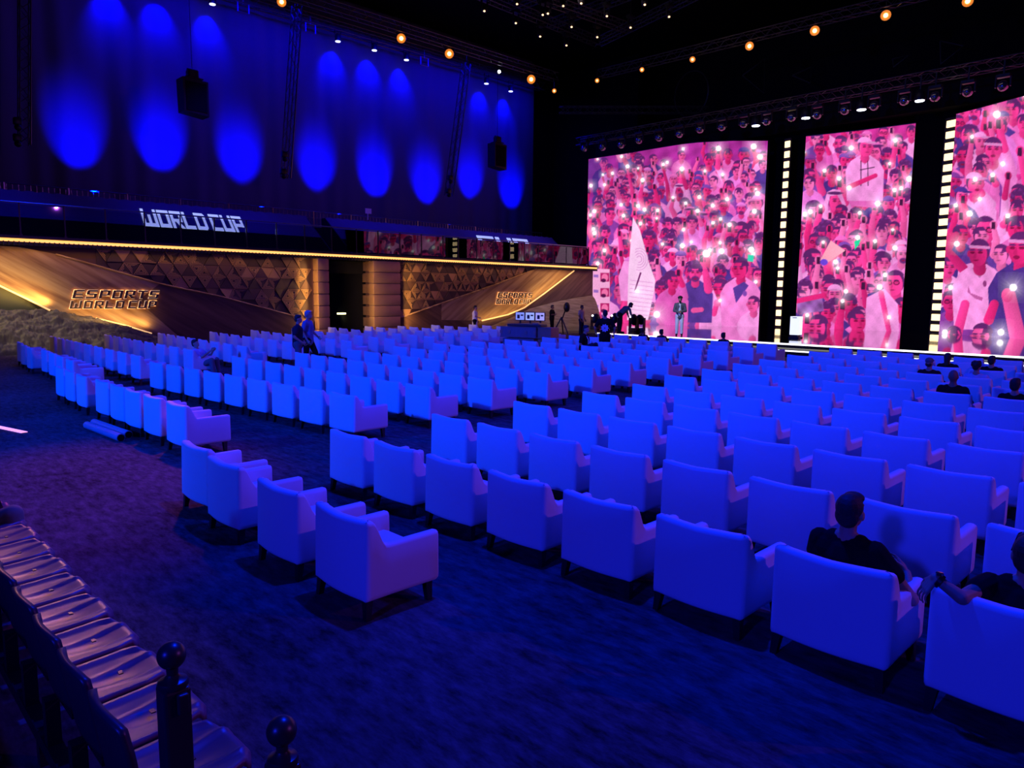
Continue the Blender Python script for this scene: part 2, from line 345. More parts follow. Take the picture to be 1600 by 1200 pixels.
# ribbed black curtain hung in the doorway
mb = MB(); n = 60; y0, y1 = YL1+.02, YR0-.02; vs = []; fs = []
for i in range(n*2+1):
    y = y0+(y1-y0)*i/(2*n); x = WX-.55+(.035 if i % 2 else -.035)
    vs += [(x, y, .02), (x, y, 3.3)]
for i in range(2*n): fs.append((2*i, 2*i+2, 2*i+3, 2*i+1))
mb.add(vs, fs); mb.box((WX-.55, (y0+y1)/2, 3.6), (.12, y1-y0, .62)); o = mb.build('doorway_curtain', 'drape_black', fix=False); tag(o, 'black ribbed curtain closing the doorway between the two padded golden pillars', 'curtain')
P0, P1 = onx(527,490,WX-.45), onx(540,489.5,WX-.45)
mb = MB(); mb.tube([(P0.x, P0.y, P0.z), (P1.x, P1.y, P0.z)], .045, 10); o = mb.build('doorway_lamp', 'exit_glow'); tag(o, 'small yellow glowing lamp bar in the dark doorway', 'lamp')
# padded pillars
def pillar(ya, yb, xf, xb, label):
    t = empty('padded_pillar', ((xf+xb)/2, (ya+yb)/2, 0)); t.location = (0,0,0); tag(t, label, 'pillar')
    n = 7; h = ZBAL/n
    mb = MB(); mb.box(((xf+xb)/2, (ya+yb)/2, ZBAL/2), (abs(xf-xb)-.08, yb-ya-.08, ZBAL)); mb.build('core', 'panel_maroon', t)
    for k in range(n):
        mb = MB(); mb.bbox(((xf+xb)/2, (ya+yb)/2, h*(k+.5)), (abs(xf-xb), yb-ya, h-.006), .055); mb.build('cushion', 'cushion_gold', t, smooth=True)
    return t
XF = WX+.45
pillar(onx(497,450,XF).y, YL1, XF, WX-.1, 'golden padded pillar left of the doorway, its side lit bright')
pillar(YR0, onx(609,450,XF).y+ (onx(626,450,XF).y-onx(609,450,XF).y), XF, WX-1.0, 'golden padded pillar right of the doorway, wide reveal towards the curtain')
PY0, PY1 = onx(497,450,XF).y, onx(626,450,XF).y

# ------------------------------------------------------------------ printed dune panels and triangle relief on the left wall
def wallpoly(px, X, th, name, mats, parent=None, smooth=False, clampy=None):
    P = [onx(x, y, X) for x, y in px]
    P = [(X, p.y, min(ZBAL-.02, max(.0, p.z))) for p in P]
    if clampy: P = [(p[0], min(max(p[1], clampy[0]), clampy[1]), p[2]) for p in P]
    mb = MB(); mb.prism(P, (-th, 0, 0)); return mb.build(name, mats, parent)
def tri_panel(y0, y1, label, cut):
    """relief of triangles; cut(y) gives the lower limit of the panel"""
    t = empty('triangle_relief_panel', (0,0,0)); tag(t, label, 'wall panel')
    mb = MB(); r = random.Random(5 if y0 < 20 else 9); side = .64; h = ZBAL/8
    back = MB(); back.box((WX+.01, (y0+y1)/2, ZBAL/2+.0), (.02, y1-y0, ZBAL)); back.build('backing', 'tile_dark', t)
    for row in range(8):
        z0 = row*h; k = -1; y = y0-side
        while y < y1+side:
            for up in (0, 1):
                yc = y+(side/2 if up else 0)+ (side/2 if row % 2 else 0)
                tri = [(yc-side/2, z0), (yc+side/2, z0), (yc, z0+h)] if up else [(yc-side/2, z0+h), (yc, z0), (yc+side/2, z0+h)]
                cy = sum(p[0] for p in tri)/3; cz = sum(p[1] for p in tri)/3
                if min(p[0] for p in tri) < y0 or max(p[0] for p in tri) > y1 or cz < cut(cy)+.05: continue
                sh = [(cy+(p[0]-cy)*.96, cz+(p[1]-cz)*.96) for p in tri]
                typ = r.random(); d = .03+.05*r.random(); tilt = [(r.random()-.5)*.07 for _ in range(3)]
                mb.k = 0 if typ < .26 else 2 if typ < .42 else 1 if typ < .52 else 0
                mb.add([(WX+.02, p[0], p[1]) for p in sh]+[(WX+.02+d+tilt[i], p[0], p[1]) for i, p in enumerate(sh)], [(0,1,2),(3,5,4),(0,3,4,1),(1,4,5,2),(2,5,3,0)])
                if typ >= .52:     # nested ridges
                    for q in range(3):
                        s0, s1 = .94-.28*q, .80-.28*q; mb.k = 1
                        A = [(cy+(p[0]-cy)*s0, cz+(p[1]-cz)*s0) for p in tri]; B = [(cy+(p[0]-cy)*s1, cz+(p[1]-cz)*s1) for p in tri]
                        for e in range(3):
                            if typ < .78 and e == 1: continue
                            f = (e+1) % 3; zz = WX+.02+d
                            q4 = [A[e], A[f], B[f], B[e]]; tl = [tilt[e], tilt[f], tilt[f], tilt[e]]
                            lo = [(zz+tl[i]*.9, *q4[i]) for i in range(4)]; hi = [(zz+.025+tl[i]*.9, *q4[i]) for i in range(4)]
                            mb.add(lo+hi, [(4,5,6,7),(0,1,5,4),(1,2,6,5),(2,3,7,6),(3,0,4,7)])
            y += side
    mb.build('triangle_tiles', ['tile_dark','tile_gold','tile_mid'], t)
    return t
_lineL = [(87,397),(187,425),(250,443),(344,463),(462,494),(490,501)]
_lL = [onx(x, y, WX) for x, y in _lineL]
def cutL(y):
    for a, b_ in zip(_lL[:-1], _lL[1:]):
        if a.y <= y <= b_.y: return a.z+(b_.z-a.z)*(y-a.y)/(b_.y-a.y)
    return 4 if y < _lL[0].y else 0
_lineR = [(620,498),(627,496),(712,466),(775,444),(837,420),(850,412)]
_lR = [onx(x, y, WX) for x, y in _lineR]
def cutR(y):
    for a, b_ in zip(_lR[:-1], _lR[1:]):
        if a.y <= y <= b_.y: return a.z+(b_.z-a.z)*(y-a.y)/(b_.y-a.y)
    return 4
tri_panel(8.5, YL0+.1, 'bronze wall relief of patterned triangles left of the doorway', cutL)
tri_panel(PY1+.0, 34.0, 'bronze wall relief of patterned triangles right of the doorway', cutR)
# left dune panel
t = empty('dune_panel', (0,0,0)); tag(t, 'golden printed dune panel behind the left lettering, bright along its lower edge', 'wall panel')
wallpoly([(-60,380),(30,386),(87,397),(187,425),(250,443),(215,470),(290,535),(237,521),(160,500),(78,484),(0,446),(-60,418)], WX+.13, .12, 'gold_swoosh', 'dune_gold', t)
wallpoly([(250,443),(344,463),(462,494),(490,501),(490,545),(290,540),(237,521),(215,470)], WX+.125, .12, 'brown_swoosh', 'dune_brown', t)
wallpoly([(-60,418),(0,446),(78,484),(78,530),(-60,530)], WX+.05, .05, 'green_field', 'green_dark', t)
def edge_strip(px, X, r, name, mats, parent):
    P = [onx(x, y, X) for x, y in px]; mb = MB(); mb.tube([(p.x, p.y, max(.02, min(ZBAL-.05, p.z))) for p in P], r, 6); return mb.build(name, mats, parent)
edge_strip([(-60,418),(0,446.5),(40,466),(78,485)], WX+.16, .035, 'lit_edge', 'edge_warm', t)
edge_strip([(150,497),(195,508),(237,521)], WX+.16, .03, 'lit_edge', 'edge_warm', t)
edge_strip([(87,397),(187,425),(250,443),(344,463),(462,494)], WX+.14, .035, 'ridge_moulding', 'dune_gold', t)
# right dune panel
t = empty('dune_panel', (0,0,0)); tag(t, 'golden printed dune panel behind the right lettering, near the screen', 'wall panel')
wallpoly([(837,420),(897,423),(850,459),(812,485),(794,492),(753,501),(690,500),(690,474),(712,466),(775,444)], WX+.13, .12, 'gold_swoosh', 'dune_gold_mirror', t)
wallpoly([(627,496),(690,474),(700,500),(753,501),(753,530),(627,530)], WX+.125, .12, 'brown_swoosh', 'dune_brown', t)
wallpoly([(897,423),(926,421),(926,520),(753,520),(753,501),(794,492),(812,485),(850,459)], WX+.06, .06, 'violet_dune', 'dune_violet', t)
edge_strip([(897,423),(850,459),(819,481),(794,491.5),(753,501)], WX+.15, .04, 'lit_edge', 'edge_warm', t)
edge_strip(_lineR[1:5], WX+.14, .04, 'ridge_moulding', 'dune_gold', t)

# ------------------------------------------------------------------ rock heap and sand mound against the wall
def mound(name, label, cat, outline, depth, mats, amp, fq, seed, nx=90, ny=22):
    P = [onx(x, y, WX+.2) for x, y in outline]
    ys = [p.y for p in P]; zs = [max(.02, p.z) for p in P]; vs = []; fs = []
    for i in range(nx+1):
        y = ys[0]+(ys[-1]-ys[0])*i/nx; h = float(np.interp(y, ys, zs))
        for j in range(ny+1):
            t = j/ny; w = math.cos(t*PI/2)**.8 if t < 1 else 0
            n_ = (noise.fractal(Vector((y*fq*.35+seed, t*depth*fq*2.2+h*w*1.2, h*.6)), .55, 2.2, 8)+ (abs(noise.noise(Vector((y*fq*.6, t*depth*7, seed))))*.9-.3 if amp > .1 else 0))*amp
            x = WX+.16+depth*t+n_*.25*(t > 0)
            vs.append((x, y+n_*.2, max(.0, h*w*.94 + (n_ if .08 < t < 1 else n_*.3)*min(1, h))))
    for i in range(nx):
        for j in range(ny): a = i*(ny+1)+j; fs.append((a, a+ny+1, a+ny+2, a+1))
    # closed underside and back
    n0 = len(vs)
    for i in range(nx+1): vs.append((WX+.16, vs[i*(ny+1)][1], 0))
    for i in range(nx): fs.append((i*(ny+1), i*(ny+1)+ny+1, n0+i+1, n0+i)[::-1])
    mb = MB(); mb.add(vs, fs); o = mb.build(name, mats, smooth='all'); return tag(o, label, cat)
mound('rock_heap', 'heap of craggy brown rock piled along the foot of the left wall', 'rocks', [(-70,500),(0,480),(30,479),(60,483),(95,487),(130,492),(160,496),(185,505),(210,512),(245,523)], 1.0, 'rock', .16, 3.0, 3.1, 300, 60)
mound('sand_mound', 'rippled tan sand mound at the foot of the wall beside the screen', 'sand', [(760,512),(800,494),(828,480),(866,469),(880,466),(900,462),(925,458)], 1.0, 'sand_mound', .06, 1.2, 8.4)

# ------------------------------------------------------------------ lettering on the wall
GL = {  # strokes on a 4 x 5 grid: quads given as polygons
 'E': [[(0,0),(1,0),(1,5),(0,5)],[(0,4),(4,4),(4,5),(0,5)],[(0,2.05),(3.5,2.05),(3.5,2.95),(0,2.95)],[(0,0),(4,0),(4,1),(0,1)]],
 'S': [[(0,4),(4,4),(4.0,5),(.4,5)],[(0,2.1),(1,2.1),(1,4.6),(0,4.6)],[(0,2.1),(4,2.1),(4,3),(0,3)],[(3,.4),(4,.4),(4,3),(3,3)],[(0,0),(3.6,0),(4,1),(0,1)]],
 'P': [[(0,0),(1,0),(1,5),(0,5)],[(0,4),(4,4),(4,5),(0,5)],[(3,1.7),(4,1.7),(4,5),(3,5)],[(0,1.7),(4,1.7),(4,2.6),(0,2.6)]],
 'O': [[(0,0),(1,0),(1,5),(0,5)],[(3,0),(4,0),(4,5),(3,5)],[(0,4),(4,4),(4,5),(0,5)],[(0,0),(4,0),(4,1),(0,1)]],
 'R': [[(0,0),(1,0),(1,5),(0,5)],[(0,4),(4,4),(4,5),(0,5)],[(3,2.2),(4,2.2),(4,5),(3,5)],[(0,1.9),(4,1.9),(4,2.7),(0,2.7)],[(1.6,1.9),(2.7,1.9),(4.3,0),(3.0,0)]],
 'T': [[(0,4),(4,4),(4,5),(0,5)],[(1.5,0),(2.5,0),(2.5,5),(1.5,5)]],
 'W': [[(0,0),(1,0),(1,5),(0,5)],[(4.2,0),(5.2,0),(5.2,5),(4.2,5)],[(2.1,0),(3.1,0),(3.1,3.4),(2.1,3.4)],[(0,0),(5.2,0),(5.2,.95),(0,.95)]],
 'L': [[(0,0),(1,0),(1,5),(0,5)],[(0,0),(3.8,0),(3.8,1),(0,1)]],
 'D': [[(0,0),(1,0),(1,5),(0,5)],[(3,.6),(4,.6),(4,4.4),(3,4.4)],[(0,4),(3.4,4),(4,4.4),(3.4,5),(0,5)],[(0,0),(3.4,0),(4,.6),(3.4,1),(0,1)]],
 'C': [[(0,0),(1,0),(1,5),(0,5)],[(0,4),(4,4),(4,5),(0,5)],[(0,0),(4,0),(4,1),(0,1)]],
 'U': [[(0,0),(1,0),(1,5),(0,5)],[(3,0),(4,0),(4,5),(3,5)],[(0,0),(4,0),(4,1),(0,1)]]}
def word(txt, place, w, h, parent, mats, glow=None, depth=.045, gap=1.15, shear=.22, fat=0):
    """place(u, v, d) -> point; u right in metres, v up, d off the surface"""
    adv = [(5.2 if c == 'W' else 0 if c == ' ' else 4)+gap if c != ' ' else 1.2 for c in txt]; tot = sum(adv)-gap; sx = w/tot; sy = h/5; x = 0
    for c, a in zip(txt, adv):
        if c != ' ':
            mb = MB()
            for q in GL[c]: mb.prism([place((x+p[0]+(p[1]-2.5)*shear)*sx, p[1]*sy, 0) for p in q], (Vector(place(0,0,depth))-Vector(place(0,0,0)))*(1+.06*GL[c].index(q)))
            o = mb.build('letter', mats, parent)
            if glow:
                mb = MB(); e = .10 if w < 3 else .12
                for q in GL[c]:
                    cx = sum(p[0] for p in q)/len(q); cy = sum(p[1] for p in q)/len(q)
                    mb.prism([place((x+p[0]+(e if p[0] > cx else -e)+(p[1]-2.5)*shear)*sx, (p[1]+(e if p[1] > cy else -e)*1.0)*sy, -.015) for p in q], Vector(place(0,0,.012))-Vector(place(0,0,0)))
                mb.build('glowing_outline', glow, o)
        x += a
def wall_sign(xl, xr, yt, yb, label):
    a, b_ = onx(xl, (yt+yb)/2, WX), onx(xr, (yt+yb)/2, WX); zt = onx((xl+xr)/2, yt, WX).z; zb = onx((xl+xr)/2, yb, WX).z
    t = empty('lettering_sign', (0,0,0)); tag(t, label, 'sign'); w = b_.y-a.y; h = zt-zb
    X = WX+.20
    word('ESPORTS', lambda u, v, d: (X+d, a.y+.12+u, zb+h*.535+v), w*.93, h*.45, t, 'sign_dark', 'sign_glow')
    word('WORLD CUP', lambda u, v, d: (X+d, a.y+u, zb+v), w*.93, h*.42, t, 'sign_dark', 'sign_glow')
wall_sign(107, 250, 453, 482, 'dark glowing-edged ESPORTS WORLD CUP lettering on the left dune panel')
wall_sign(772, 829, 457, 475, 'smaller dark glowing-edged ESPORTS WORLD CUP lettering near the control desk')
# ------------------------------------------------------------------ balcony
YB0 = -4
mb = MB(); mb.box((WX-5.0, (YB0+WEND)/2, ZBAL+.13), (10.6, WEND-YB0, .26)); struct('trim_2', mb, 'black_metal')     # slab
t = empty('light_strip', (0,0,0)); tag(t, 'long amber light strip under the balcony edge', 'light strip')
mb = MB(); mb.box((WX+.32, (YB0+WEND)/2, 4.12), (.05, WEND-YB0, .11)); mb.build('glowing_band', 'strip_warm', t)
mb = MB()
y = YB0
while y < WEND: mb.box((WX+.36, y, 4.00), (.06, .035, .16)); y += .16
mb.build('ribbed_fins', 'duct', t)['kind'] = 'stuff'
mb = MB(); mb.box((WX+.34, (YB0+WEND)/2, 4.24), (.12, WEND-YB0, .09)); mb.build('cover', 'black_metal', t)
# glass balustrade: posts, top rail, a pane between each pair of posts
t = empty('glass_balustrade', (0,0,0)); tag(t, 'glass balustrade with thin posts along the balcony edge', 'balustrade')
pp = [30,100,164,225,281,334,384,431,475,517,556,590,624,658,692,716,745,771,797,820,842,865,886,905,921]
ys = [-3.5,-1.0,1.6,4.0]+[onx(x, 330, WX+.25).y for x in pp]
ys = [y for y in ys if y < WEND+.05]; ys = sorted(ys)
for i, y in enumerate(ys):
    mb = MB(); mb.box((WX+.25, y, 4.88), (.05, .045, 1.2)); mb.box((WX+.25, y, 4.31), (.10, .10, .06)); mb.build('post', 'black_metal', t)
    if i:
        y0 = ys[i-1]; mb = MB(); mb.box((WX+.25, (y+y0)/2, 4.88), (.014, y-y0-.08, 1.06)); mb.build('glass_pane', 'balustrade_glass', t)
mb = MB(); mb.tube([(WX+.25, ys[0], 5.48), (WX+.25, ys[-1], 5.48)], .03, 8); mb.build('handrail', 'steel', t)
# tribune sheets over the balcony seating, with scalloped upper edge
def tribune(pxa, pxb, word_span, txt, label):
    xa, za, xb, zb = WX-.9, 4.30, WX-3.6, 6.30
    y0 = onx(pxa, 330, xb).y if pxa > -20 else -3; y1 = onx(pxb, 360, xb).y
    t = empty('covered_seating', (0,0,0)); tag(t, label, 'seating')
    vs = []; fs = []; ns = int((y1-y0)/.12); rows = 12
    for i in range(ns+1):
        y = y0+(y1-y0)*i/ns
        for j in range(rows+1):
            q = j/rows; sc_ = .05*abs(math.sin(PI*(y-y0)/.52)) if j == rows else 0
            vs.append((xa+(xb-xa)*q, y - .5*q*(1 if False else 0), za+(zb-za)*q+sc_+.02*math.sin(j*PI)*0))
        vs.append((xb-.35, y, zb-.1)); 
    n = rows+2
    mb = MB(); mb.v = vs
    for i in range(ns):
        for j in range(n-1): a = i*n+j; mb.f.append((a, a+1, a+n+1, a+n)); mb.mi.append(1 if j < 5 else 0)
    mb.build('seat_sheet', ['tribune_sheet', 'void_black'], t, smooth=True)
    mb = MB()
    for yy in (y0, y1): mb.prism([(xa, yy-.03, 4.22), (xa, yy-.03, za), (xb, yy-.03, zb), (xb-.35, yy-.03, zb), (xb-.35, yy-.03, 4.22)], (0, .06, 0))
    mb.build('end_wall', 'riser', t)
    if word_span:
        (wx0, wx1, q0, q1) = word_span; nrm = Vector((zb-za, 0, xa-xb)).normalized(); A = Vector((xa, 0, za)); B = Vector((xb, 0, zb)); S = (B-A)
        L_ = S.length; pm = A+S*((q0+q1)/2); ya = onx(wx0, 345, pm.x).y; yb_ = onx(wx1, 350, pm.x).y
        t2 = empty('floor_print', (0,0,0)); t2.parent = t; t2.name = 'printed_words'
        word(txt, lambda u, v, d: tuple(A+S*q0+S.normalized()*v+nrm*(.012+d)+Vector((0, ya+u, 0))), yb_-ya, L_*(q1-q0), t2, 'letters_glow', None, .008, .5, .3)
tribune(-30, 478, (222, 380, .40, .82), 'WORLD CUP', 'dark blue seating slope left of the gap on the balcony, lettered in white')
tribune(508, 862, (748, 828, .45, .85), 'CUP', 'dark blue seating slope at the far end of the balcony, lettered in white')
# rear guard rail of the balcony
RX = WX-5.4
t = empty('rear_guard_rail', (0,0,0)); tag(t, 'thin barred guard rail along the back of the balcony', 'railing')
zr = 6.8; y0, y1 = -3, 39.5
mb = MB(); mb.tube([(RX, y0, zr), (RX, y1, zr)], .03, 6); mb.tube([(RX, y0, zr-.35), (RX, y1, zr-.35)], .02, 6); mb.build('handrail', 'steel', t)
mb = MB(); y = y0
while y < y1: mb.box((RX, y, zr-.55), (.016, .016, 1.05)); y += .22
mb.build('bars', 'steel', t)['kind'] = 'stuff'
y = y0
while y <= y1: mb = MB(); mb.box((RX, y, zr-.55), (.06, .06, 1.15)); mb.build('post', 'steel', t); y += 2.4
mb = MB(); mb.box((RX-1.3, (y0+y1)/2, 5.1), (3.2, y1-y0, 1.6)); struct('trim_3', mb, 'riser')        # rear walkway
P = onx(574, 330, RX+.05); mb = MB(); mb.box((P.x+.1, P.y, P.z), (.03, .42, .30)); mb.box((P.x+.04, P.y, P.z-.25), (.04,.04,.5)); o = mb.build('rail_sign', 'print_white'); tag(o, 'small pale board fixed on the rear balcony railing', 'sign')
# ------------------------------------------------------------------ blue-lit curtain wall
CX = -40.0
mb = MB(); vs = []; fs = []; n = 400; ya, yb = -14, 41.0
for i in range(n+1):
    y = ya+(yb-ya)*i/n; x = CX+.05*math.sin(y*2.1)+.03*math.sin(y*5.3+1)
    vs += [(x, y, 5.0), (x, y, 19.5)]
for i in range(n): fs.append((2*i, 2*i+2, 2*i+3, 2*i+1))
mb.add(vs, fs); mb.box((CX-.3, (ya+yb)/2, 12.2), (.1, yb-ya, 15)); struct('wall_curtain', mb, 'curtain', smooth=True).name = 'wall_side'
mb = MB(); mb.box((-38.5, 46, 10), (9, .3, 20)); mb.box((-42.5, 43.5, 10), (.3, 5, 20)); struct('wall_rear', mb, 'drape_black')
# ------------------------------------------------------------------ trusses and lamps
def truss(a, b_, w, label, name='lighting_truss', step=None, rc=.028, lattice=True, group=None):
    a, b_ = Vector(a), Vector(b_); d = (b_-a); L_ = d.length; d.normalize(); s = d.cross(Vector((0,0,1)))
    if s.length < .1: s = Vector((1,0,0))
    s.normalize(); u = s.cross(d)
    mb = MB(); cs = [s*w/2+u*w/2, -s*w/2+u*w/2, -s*w/2-u*w/2, s*w/2-u*w/2]
    for c in cs: mb.tube([a+c, b_+c], rc, 6)
    n = max(2, int(L_/(step or w*1.0)))
    t = empty(name, (0,0,0)); tag(t, label, 'truss', group); mb.build('chords', 'truss_metal', t)
    mb = MB()
    for i in range(n):
        p, q = a+d*(L_*i/n), a+d*(L_*(i+1)/n)
        for k in range(4):
            c0, c1 = cs[k], cs[(k+1) % 4]
            mb.tube([p+c0, q+c1] if i % 2 else [p+c1, q+c0], rc*.55, 4, cap=False)
    mb.build('lattice', 'truss_metal', t); return t
truss((-39.2, 12, 17.65), (-39.2, 41, 17.65), .5, 'long blue-lit truss over the draped wall, carrying the blue wall lights')
truss((-33.4, 12, 16.25), (-33.4, 36.2, 16.25), .45, 'truss above the left side carrying the amber spotlights')
truss((-31.5, 38.3, 16.5), (-4, 39.4, 16.5), .45, 'truss crossing over the stage front with the row of amber spotlights')
truss((-33.5, 38.6, 12.55), (-3, 38.6, 12.55), .45, 'truss over the screens hung with round-headed stage lights')
truss((-34, 37.2, 14.5), (-27, 44, 14.5), .4, 'short dim truss running back at the far corner of the ceiling')
# ceiling grid
P = onz(930, 66, 18.2)
for i, (a, b_) in enumerate([((700,-30),(935,66)), ((770,-30),(985,45)), ((935,66),(1120,-25)), ((860,38),(1040,-30)), ((800,12),(930,-40))]):
    zz = (18.2,18.2,18.75,19.3,19.3)[i]; A, B = onz(*a, zz), onz(*b_, zz)
    truss(A, B, .45, ['left edge truss of the dark ceiling grid', 'inner truss of the dark ceiling grid, parallel to the left edge', 'right edge truss of the dark ceiling grid above the screens', 'middle cross truss of the dark ceiling grid', 'rear cross truss of the dark ceiling grid near the top of the picture'][i])
# vertical hanging trusses in front of the drape
def drop(px, y0, y1, px2, X, label):
    A = onx(px, y0, X); B = onx(px2, y1, X)
    t = truss(A, B, .38, label, 'hanging_truss', step=.4)
    for k in (.0, .1):
        p = B.lerp(A, k+.03); mb = MB(); mb.bbox((p.x+.3, p.y-.3, p.z), (.28,.3,.3), .05); mb.ball((p.x+.35, p.y-.3, p.z-.25), .14); mb.build('lamp_head', 'black_metal', t, smooth=True)
    mb = MB(); mb.tube([A+Vector((.22,.2,0)), B+Vector((.22,.2,0))], .03, 6); mb.build('side_tube', 'steel', t)
    mb = MB(); mb.box(tuple(A+Vector((.1,0,2.5))), (.03,.03,5)); mb.build('hoist_chain', 'black_metal', t)
drop(38, -30, 226, 38, -37, 'leftmost vertical hanging truss before the blue drape')
drop(464, 10, 278, 446, -37, 'middle vertical hanging truss before the blue drape, with a bright edge')
drop(728, 100, 306, 701, -37, 'leaning vertical hanging truss right of the blue drape centre')
# hanging loudspeakers
def speaker(cx, cy, w, h, X, label):
    c = onx(cx, cy, X); l = onx(cx, cy-h/2, X); hh = 2*(l.z-c.z); k = hh/h
    t = empty('hanging_loudspeaker', c); tag(t, label, 'loudspeaker', None); W = w*k*1.0
    mb = MB(); mb.add([(-W*.35,-W/2,-hh/2+.12),(-W*.35,W/2,-hh/2),(W*.35,W/2,-hh/2),(W*.35,-W/2,-hh/2+.12),(-W*.35,-W*.53,hh/2),(-W*.35,W*.5,hh/2-.05),(W*.35,W*.5,hh/2-.05),(W*.35,-W*.53,hh/2)], [(0,1,2,3),(4,5,6,7),(0,1,5,4),(1,2,6,5),(2,3,7,6),(3,0,4,7)]); mb.build('cabinet', 'black_metal', t)
    mb = MB(); mb.bbox((W*.36, 0, 0), (.04, W*.85, hh*.8), .015); mb.build('grille', 'drape_black', t)
    mb = MB(); mb.box((0,0,hh/2+.06), (W*.5, W*.7, .06)); mb.bbox((0,0,hh/2+.26), (W*.35, W*.42, .34), .05); mb.tube([(0,-W*.2,hh/2+.4),(0,W*.2,hh/2+.4)], .09, 8); mb.build('hoist_bracket', 'black_metal', t)
    mb = MB(); mb.tube([(0,0,hh/2+.4),(0,0,18-c.z)], .012, 5); mb.build('cable', 'black_metal', t)
speaker(302, 154, 39, 56, -34, 'black loudspeaker hanging before the left blue light pools')
speaker(777, 245, 25, 40, -34, 'smaller black loudspeaker hanging before the rightmost blue light pools')
# blue wall lights under the first truss
def wash(px, py, label, X=-39.25):
    p = onx(px, py, X); t = empty('wash_light', p); tag(t, label, 'stage light', 'blue wall lights')
    mb = MB(); mb.lathe([(.10,.0),(.17,.04),(.17,.34),(.12,.42)], n=14); mb.build('housing', 'black_metal', t, smooth=True)
    mb = MB(); mb.lathe([(.0,-.012),(.15,-.012),(.15,.02),(.0,.02)], n=14); mb.build('lens', 'lens_cool', t)
    mb = MB(); mb.box((0,.20,.45), (.05,.02,.5)); mb.box((0,-.20,.45), (.05,.02,.5)); mb.box((0,0,.70), (.05,.42,.03)); mb.build('yoke', 'black_metal', t)
    return p
WASH = [wash(x, y, f'blue wall light {n}') for x, y, n in [(332,7,'at the top left, just above the first hanging loudspeaker'),(528,65,'first right of the middle hanging truss'),(585,79,'second right of the middle hanging truss'),(635,94,'third right of the middle hanging truss'),(760,131,'left of the pair at the right end of the drape'),(798,143,'right of the pair at the right end of the drape')]]
WASH += [onx(175,-32,-39.25), onx(252,-14,-39.25)]
p = onx(852, 160, -38.2); 
# square flood frames on the same truss
for x, y, lab in [(380,12,'square black flood frame at the left end of the wall truss'),(485,44,'square black flood frame beside the middle hanging truss'),(663,96,'square black flood frame near the middle of the wall truss')]:
    p = onx(x, y, -39.0); mb = MB()
    for a, b_ in (((0,-.3,-.25),(0,.3,-.25)),((0,.3,-.25),(0,.3,.25)),((0,.3,.25),(0,-.3,.25)),((0,-.3,.25),(0,-.3,-.25))): mb.tube([p+Vector(a), p+Vector(b_)], .035, 4)
    mb.box(tuple(p+Vector((0,0,.45))), (.05,.05,.5)); o = mb.build('flood_frame', 'steel'); tag(o, lab, 'stage light')
# amber spotlights
def amber(p, r, key, label, bulb='lens_amber'):
    t = empty('amber_spotlight', p); tag(t, label, 'spotlight', 'amber spotlights under the ceiling')
    d = (Vector((-6,2,1.5))-Vector(p)).normalized(); q = d.to_track_quat('Z', 'Y').to_matrix()
    mb = MB(); mb.lathe([(r*1.0,-.02),(r*1.35,-.05),(r*1.35,-.5),(r*.8,-.62)], n=14, rot=q); mb.build('housing', 'black_metal', t, smooth=True)
    mb = MB(); mb.lathe([(0,0.03),(r*.55,.02),(r*.55,-.02),(0,-.02)][::-1], n=14, rot=q); mb.build('lens', bulb, t)
    mb = MB(); mb.lathe([(r*.5,.0),(r*1.25,.01),(r*1.25,-.03),(r*.5,-.03)][::-1], n=14, rot=q); mb.build('halo_ring', 'halo_amber', t)  # glowing ring put in for the orange halo round the lens
    mb = MB(); mb.box((0,0,.38), (.05,.05,.5)); mb.build('clamp', 'black_metal', t)
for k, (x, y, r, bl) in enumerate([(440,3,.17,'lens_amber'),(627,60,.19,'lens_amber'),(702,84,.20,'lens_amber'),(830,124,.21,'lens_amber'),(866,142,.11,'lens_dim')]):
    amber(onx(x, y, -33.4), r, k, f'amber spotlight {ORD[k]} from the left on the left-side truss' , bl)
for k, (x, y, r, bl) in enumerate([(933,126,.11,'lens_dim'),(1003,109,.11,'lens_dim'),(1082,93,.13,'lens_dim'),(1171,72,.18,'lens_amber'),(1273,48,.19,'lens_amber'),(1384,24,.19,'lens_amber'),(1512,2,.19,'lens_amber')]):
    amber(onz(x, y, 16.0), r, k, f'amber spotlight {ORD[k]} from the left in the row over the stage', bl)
# small warm moving heads under the ceiling grid
pts = [(757,14),(806,33),(808,3),(856,18),(848,20),(885,68),(893,39),(908,2),(948,22),(985,40),(1007,4),(933,55),(844,54),(880,6),(1045,23)]
for k, (x, y) in enumerate(pts):
    p = onz(x, y, 17.4); t = empty('moving_head_light', p); tag(t, 'small dark moving-head lamp with a warm glint under the ceiling grid', 'stage light', 'small lamps under the ceiling grid')
    mb = MB(); mb.ball((0,0,0), (.17,.17,.2), 12, 8); mb.build('head', 'black_metal', t, smooth=True)
    mb = MB(); mb.box((0,.2,.2), (.1,.04,.5)); mb.box((0,-.2,.2), (.1,.04,.5)); mb.box((0,0,.48), (.3,.45,.14)); mb.build('yoke', 'black_metal', t)
    mb = MB(); mb.tube([(0,0,.5),(0,0,20-p.z)], .02, 5); mb.build('drop_pole', 'black_metal', t)
    mb = MB(); mb.ball((.08,-.08,-.15), (.06,.06,.045), 8, 5); mb.build('lens', 'lens_dim', t)
p = onx(780, 112, -34); t = empty('bare_bulb_light', p); tag(t, 'single white glowing lamp hanging high before the drape', 'stage light'); mb = MB(); mb.ball((0,0,0), .10); mb.build('bulb', 'lens_white', t); mb = MB(); mb.tube([(0,0,.1),(0,0,6)], .012, 5); mb.build('cable', 'black_metal', t)
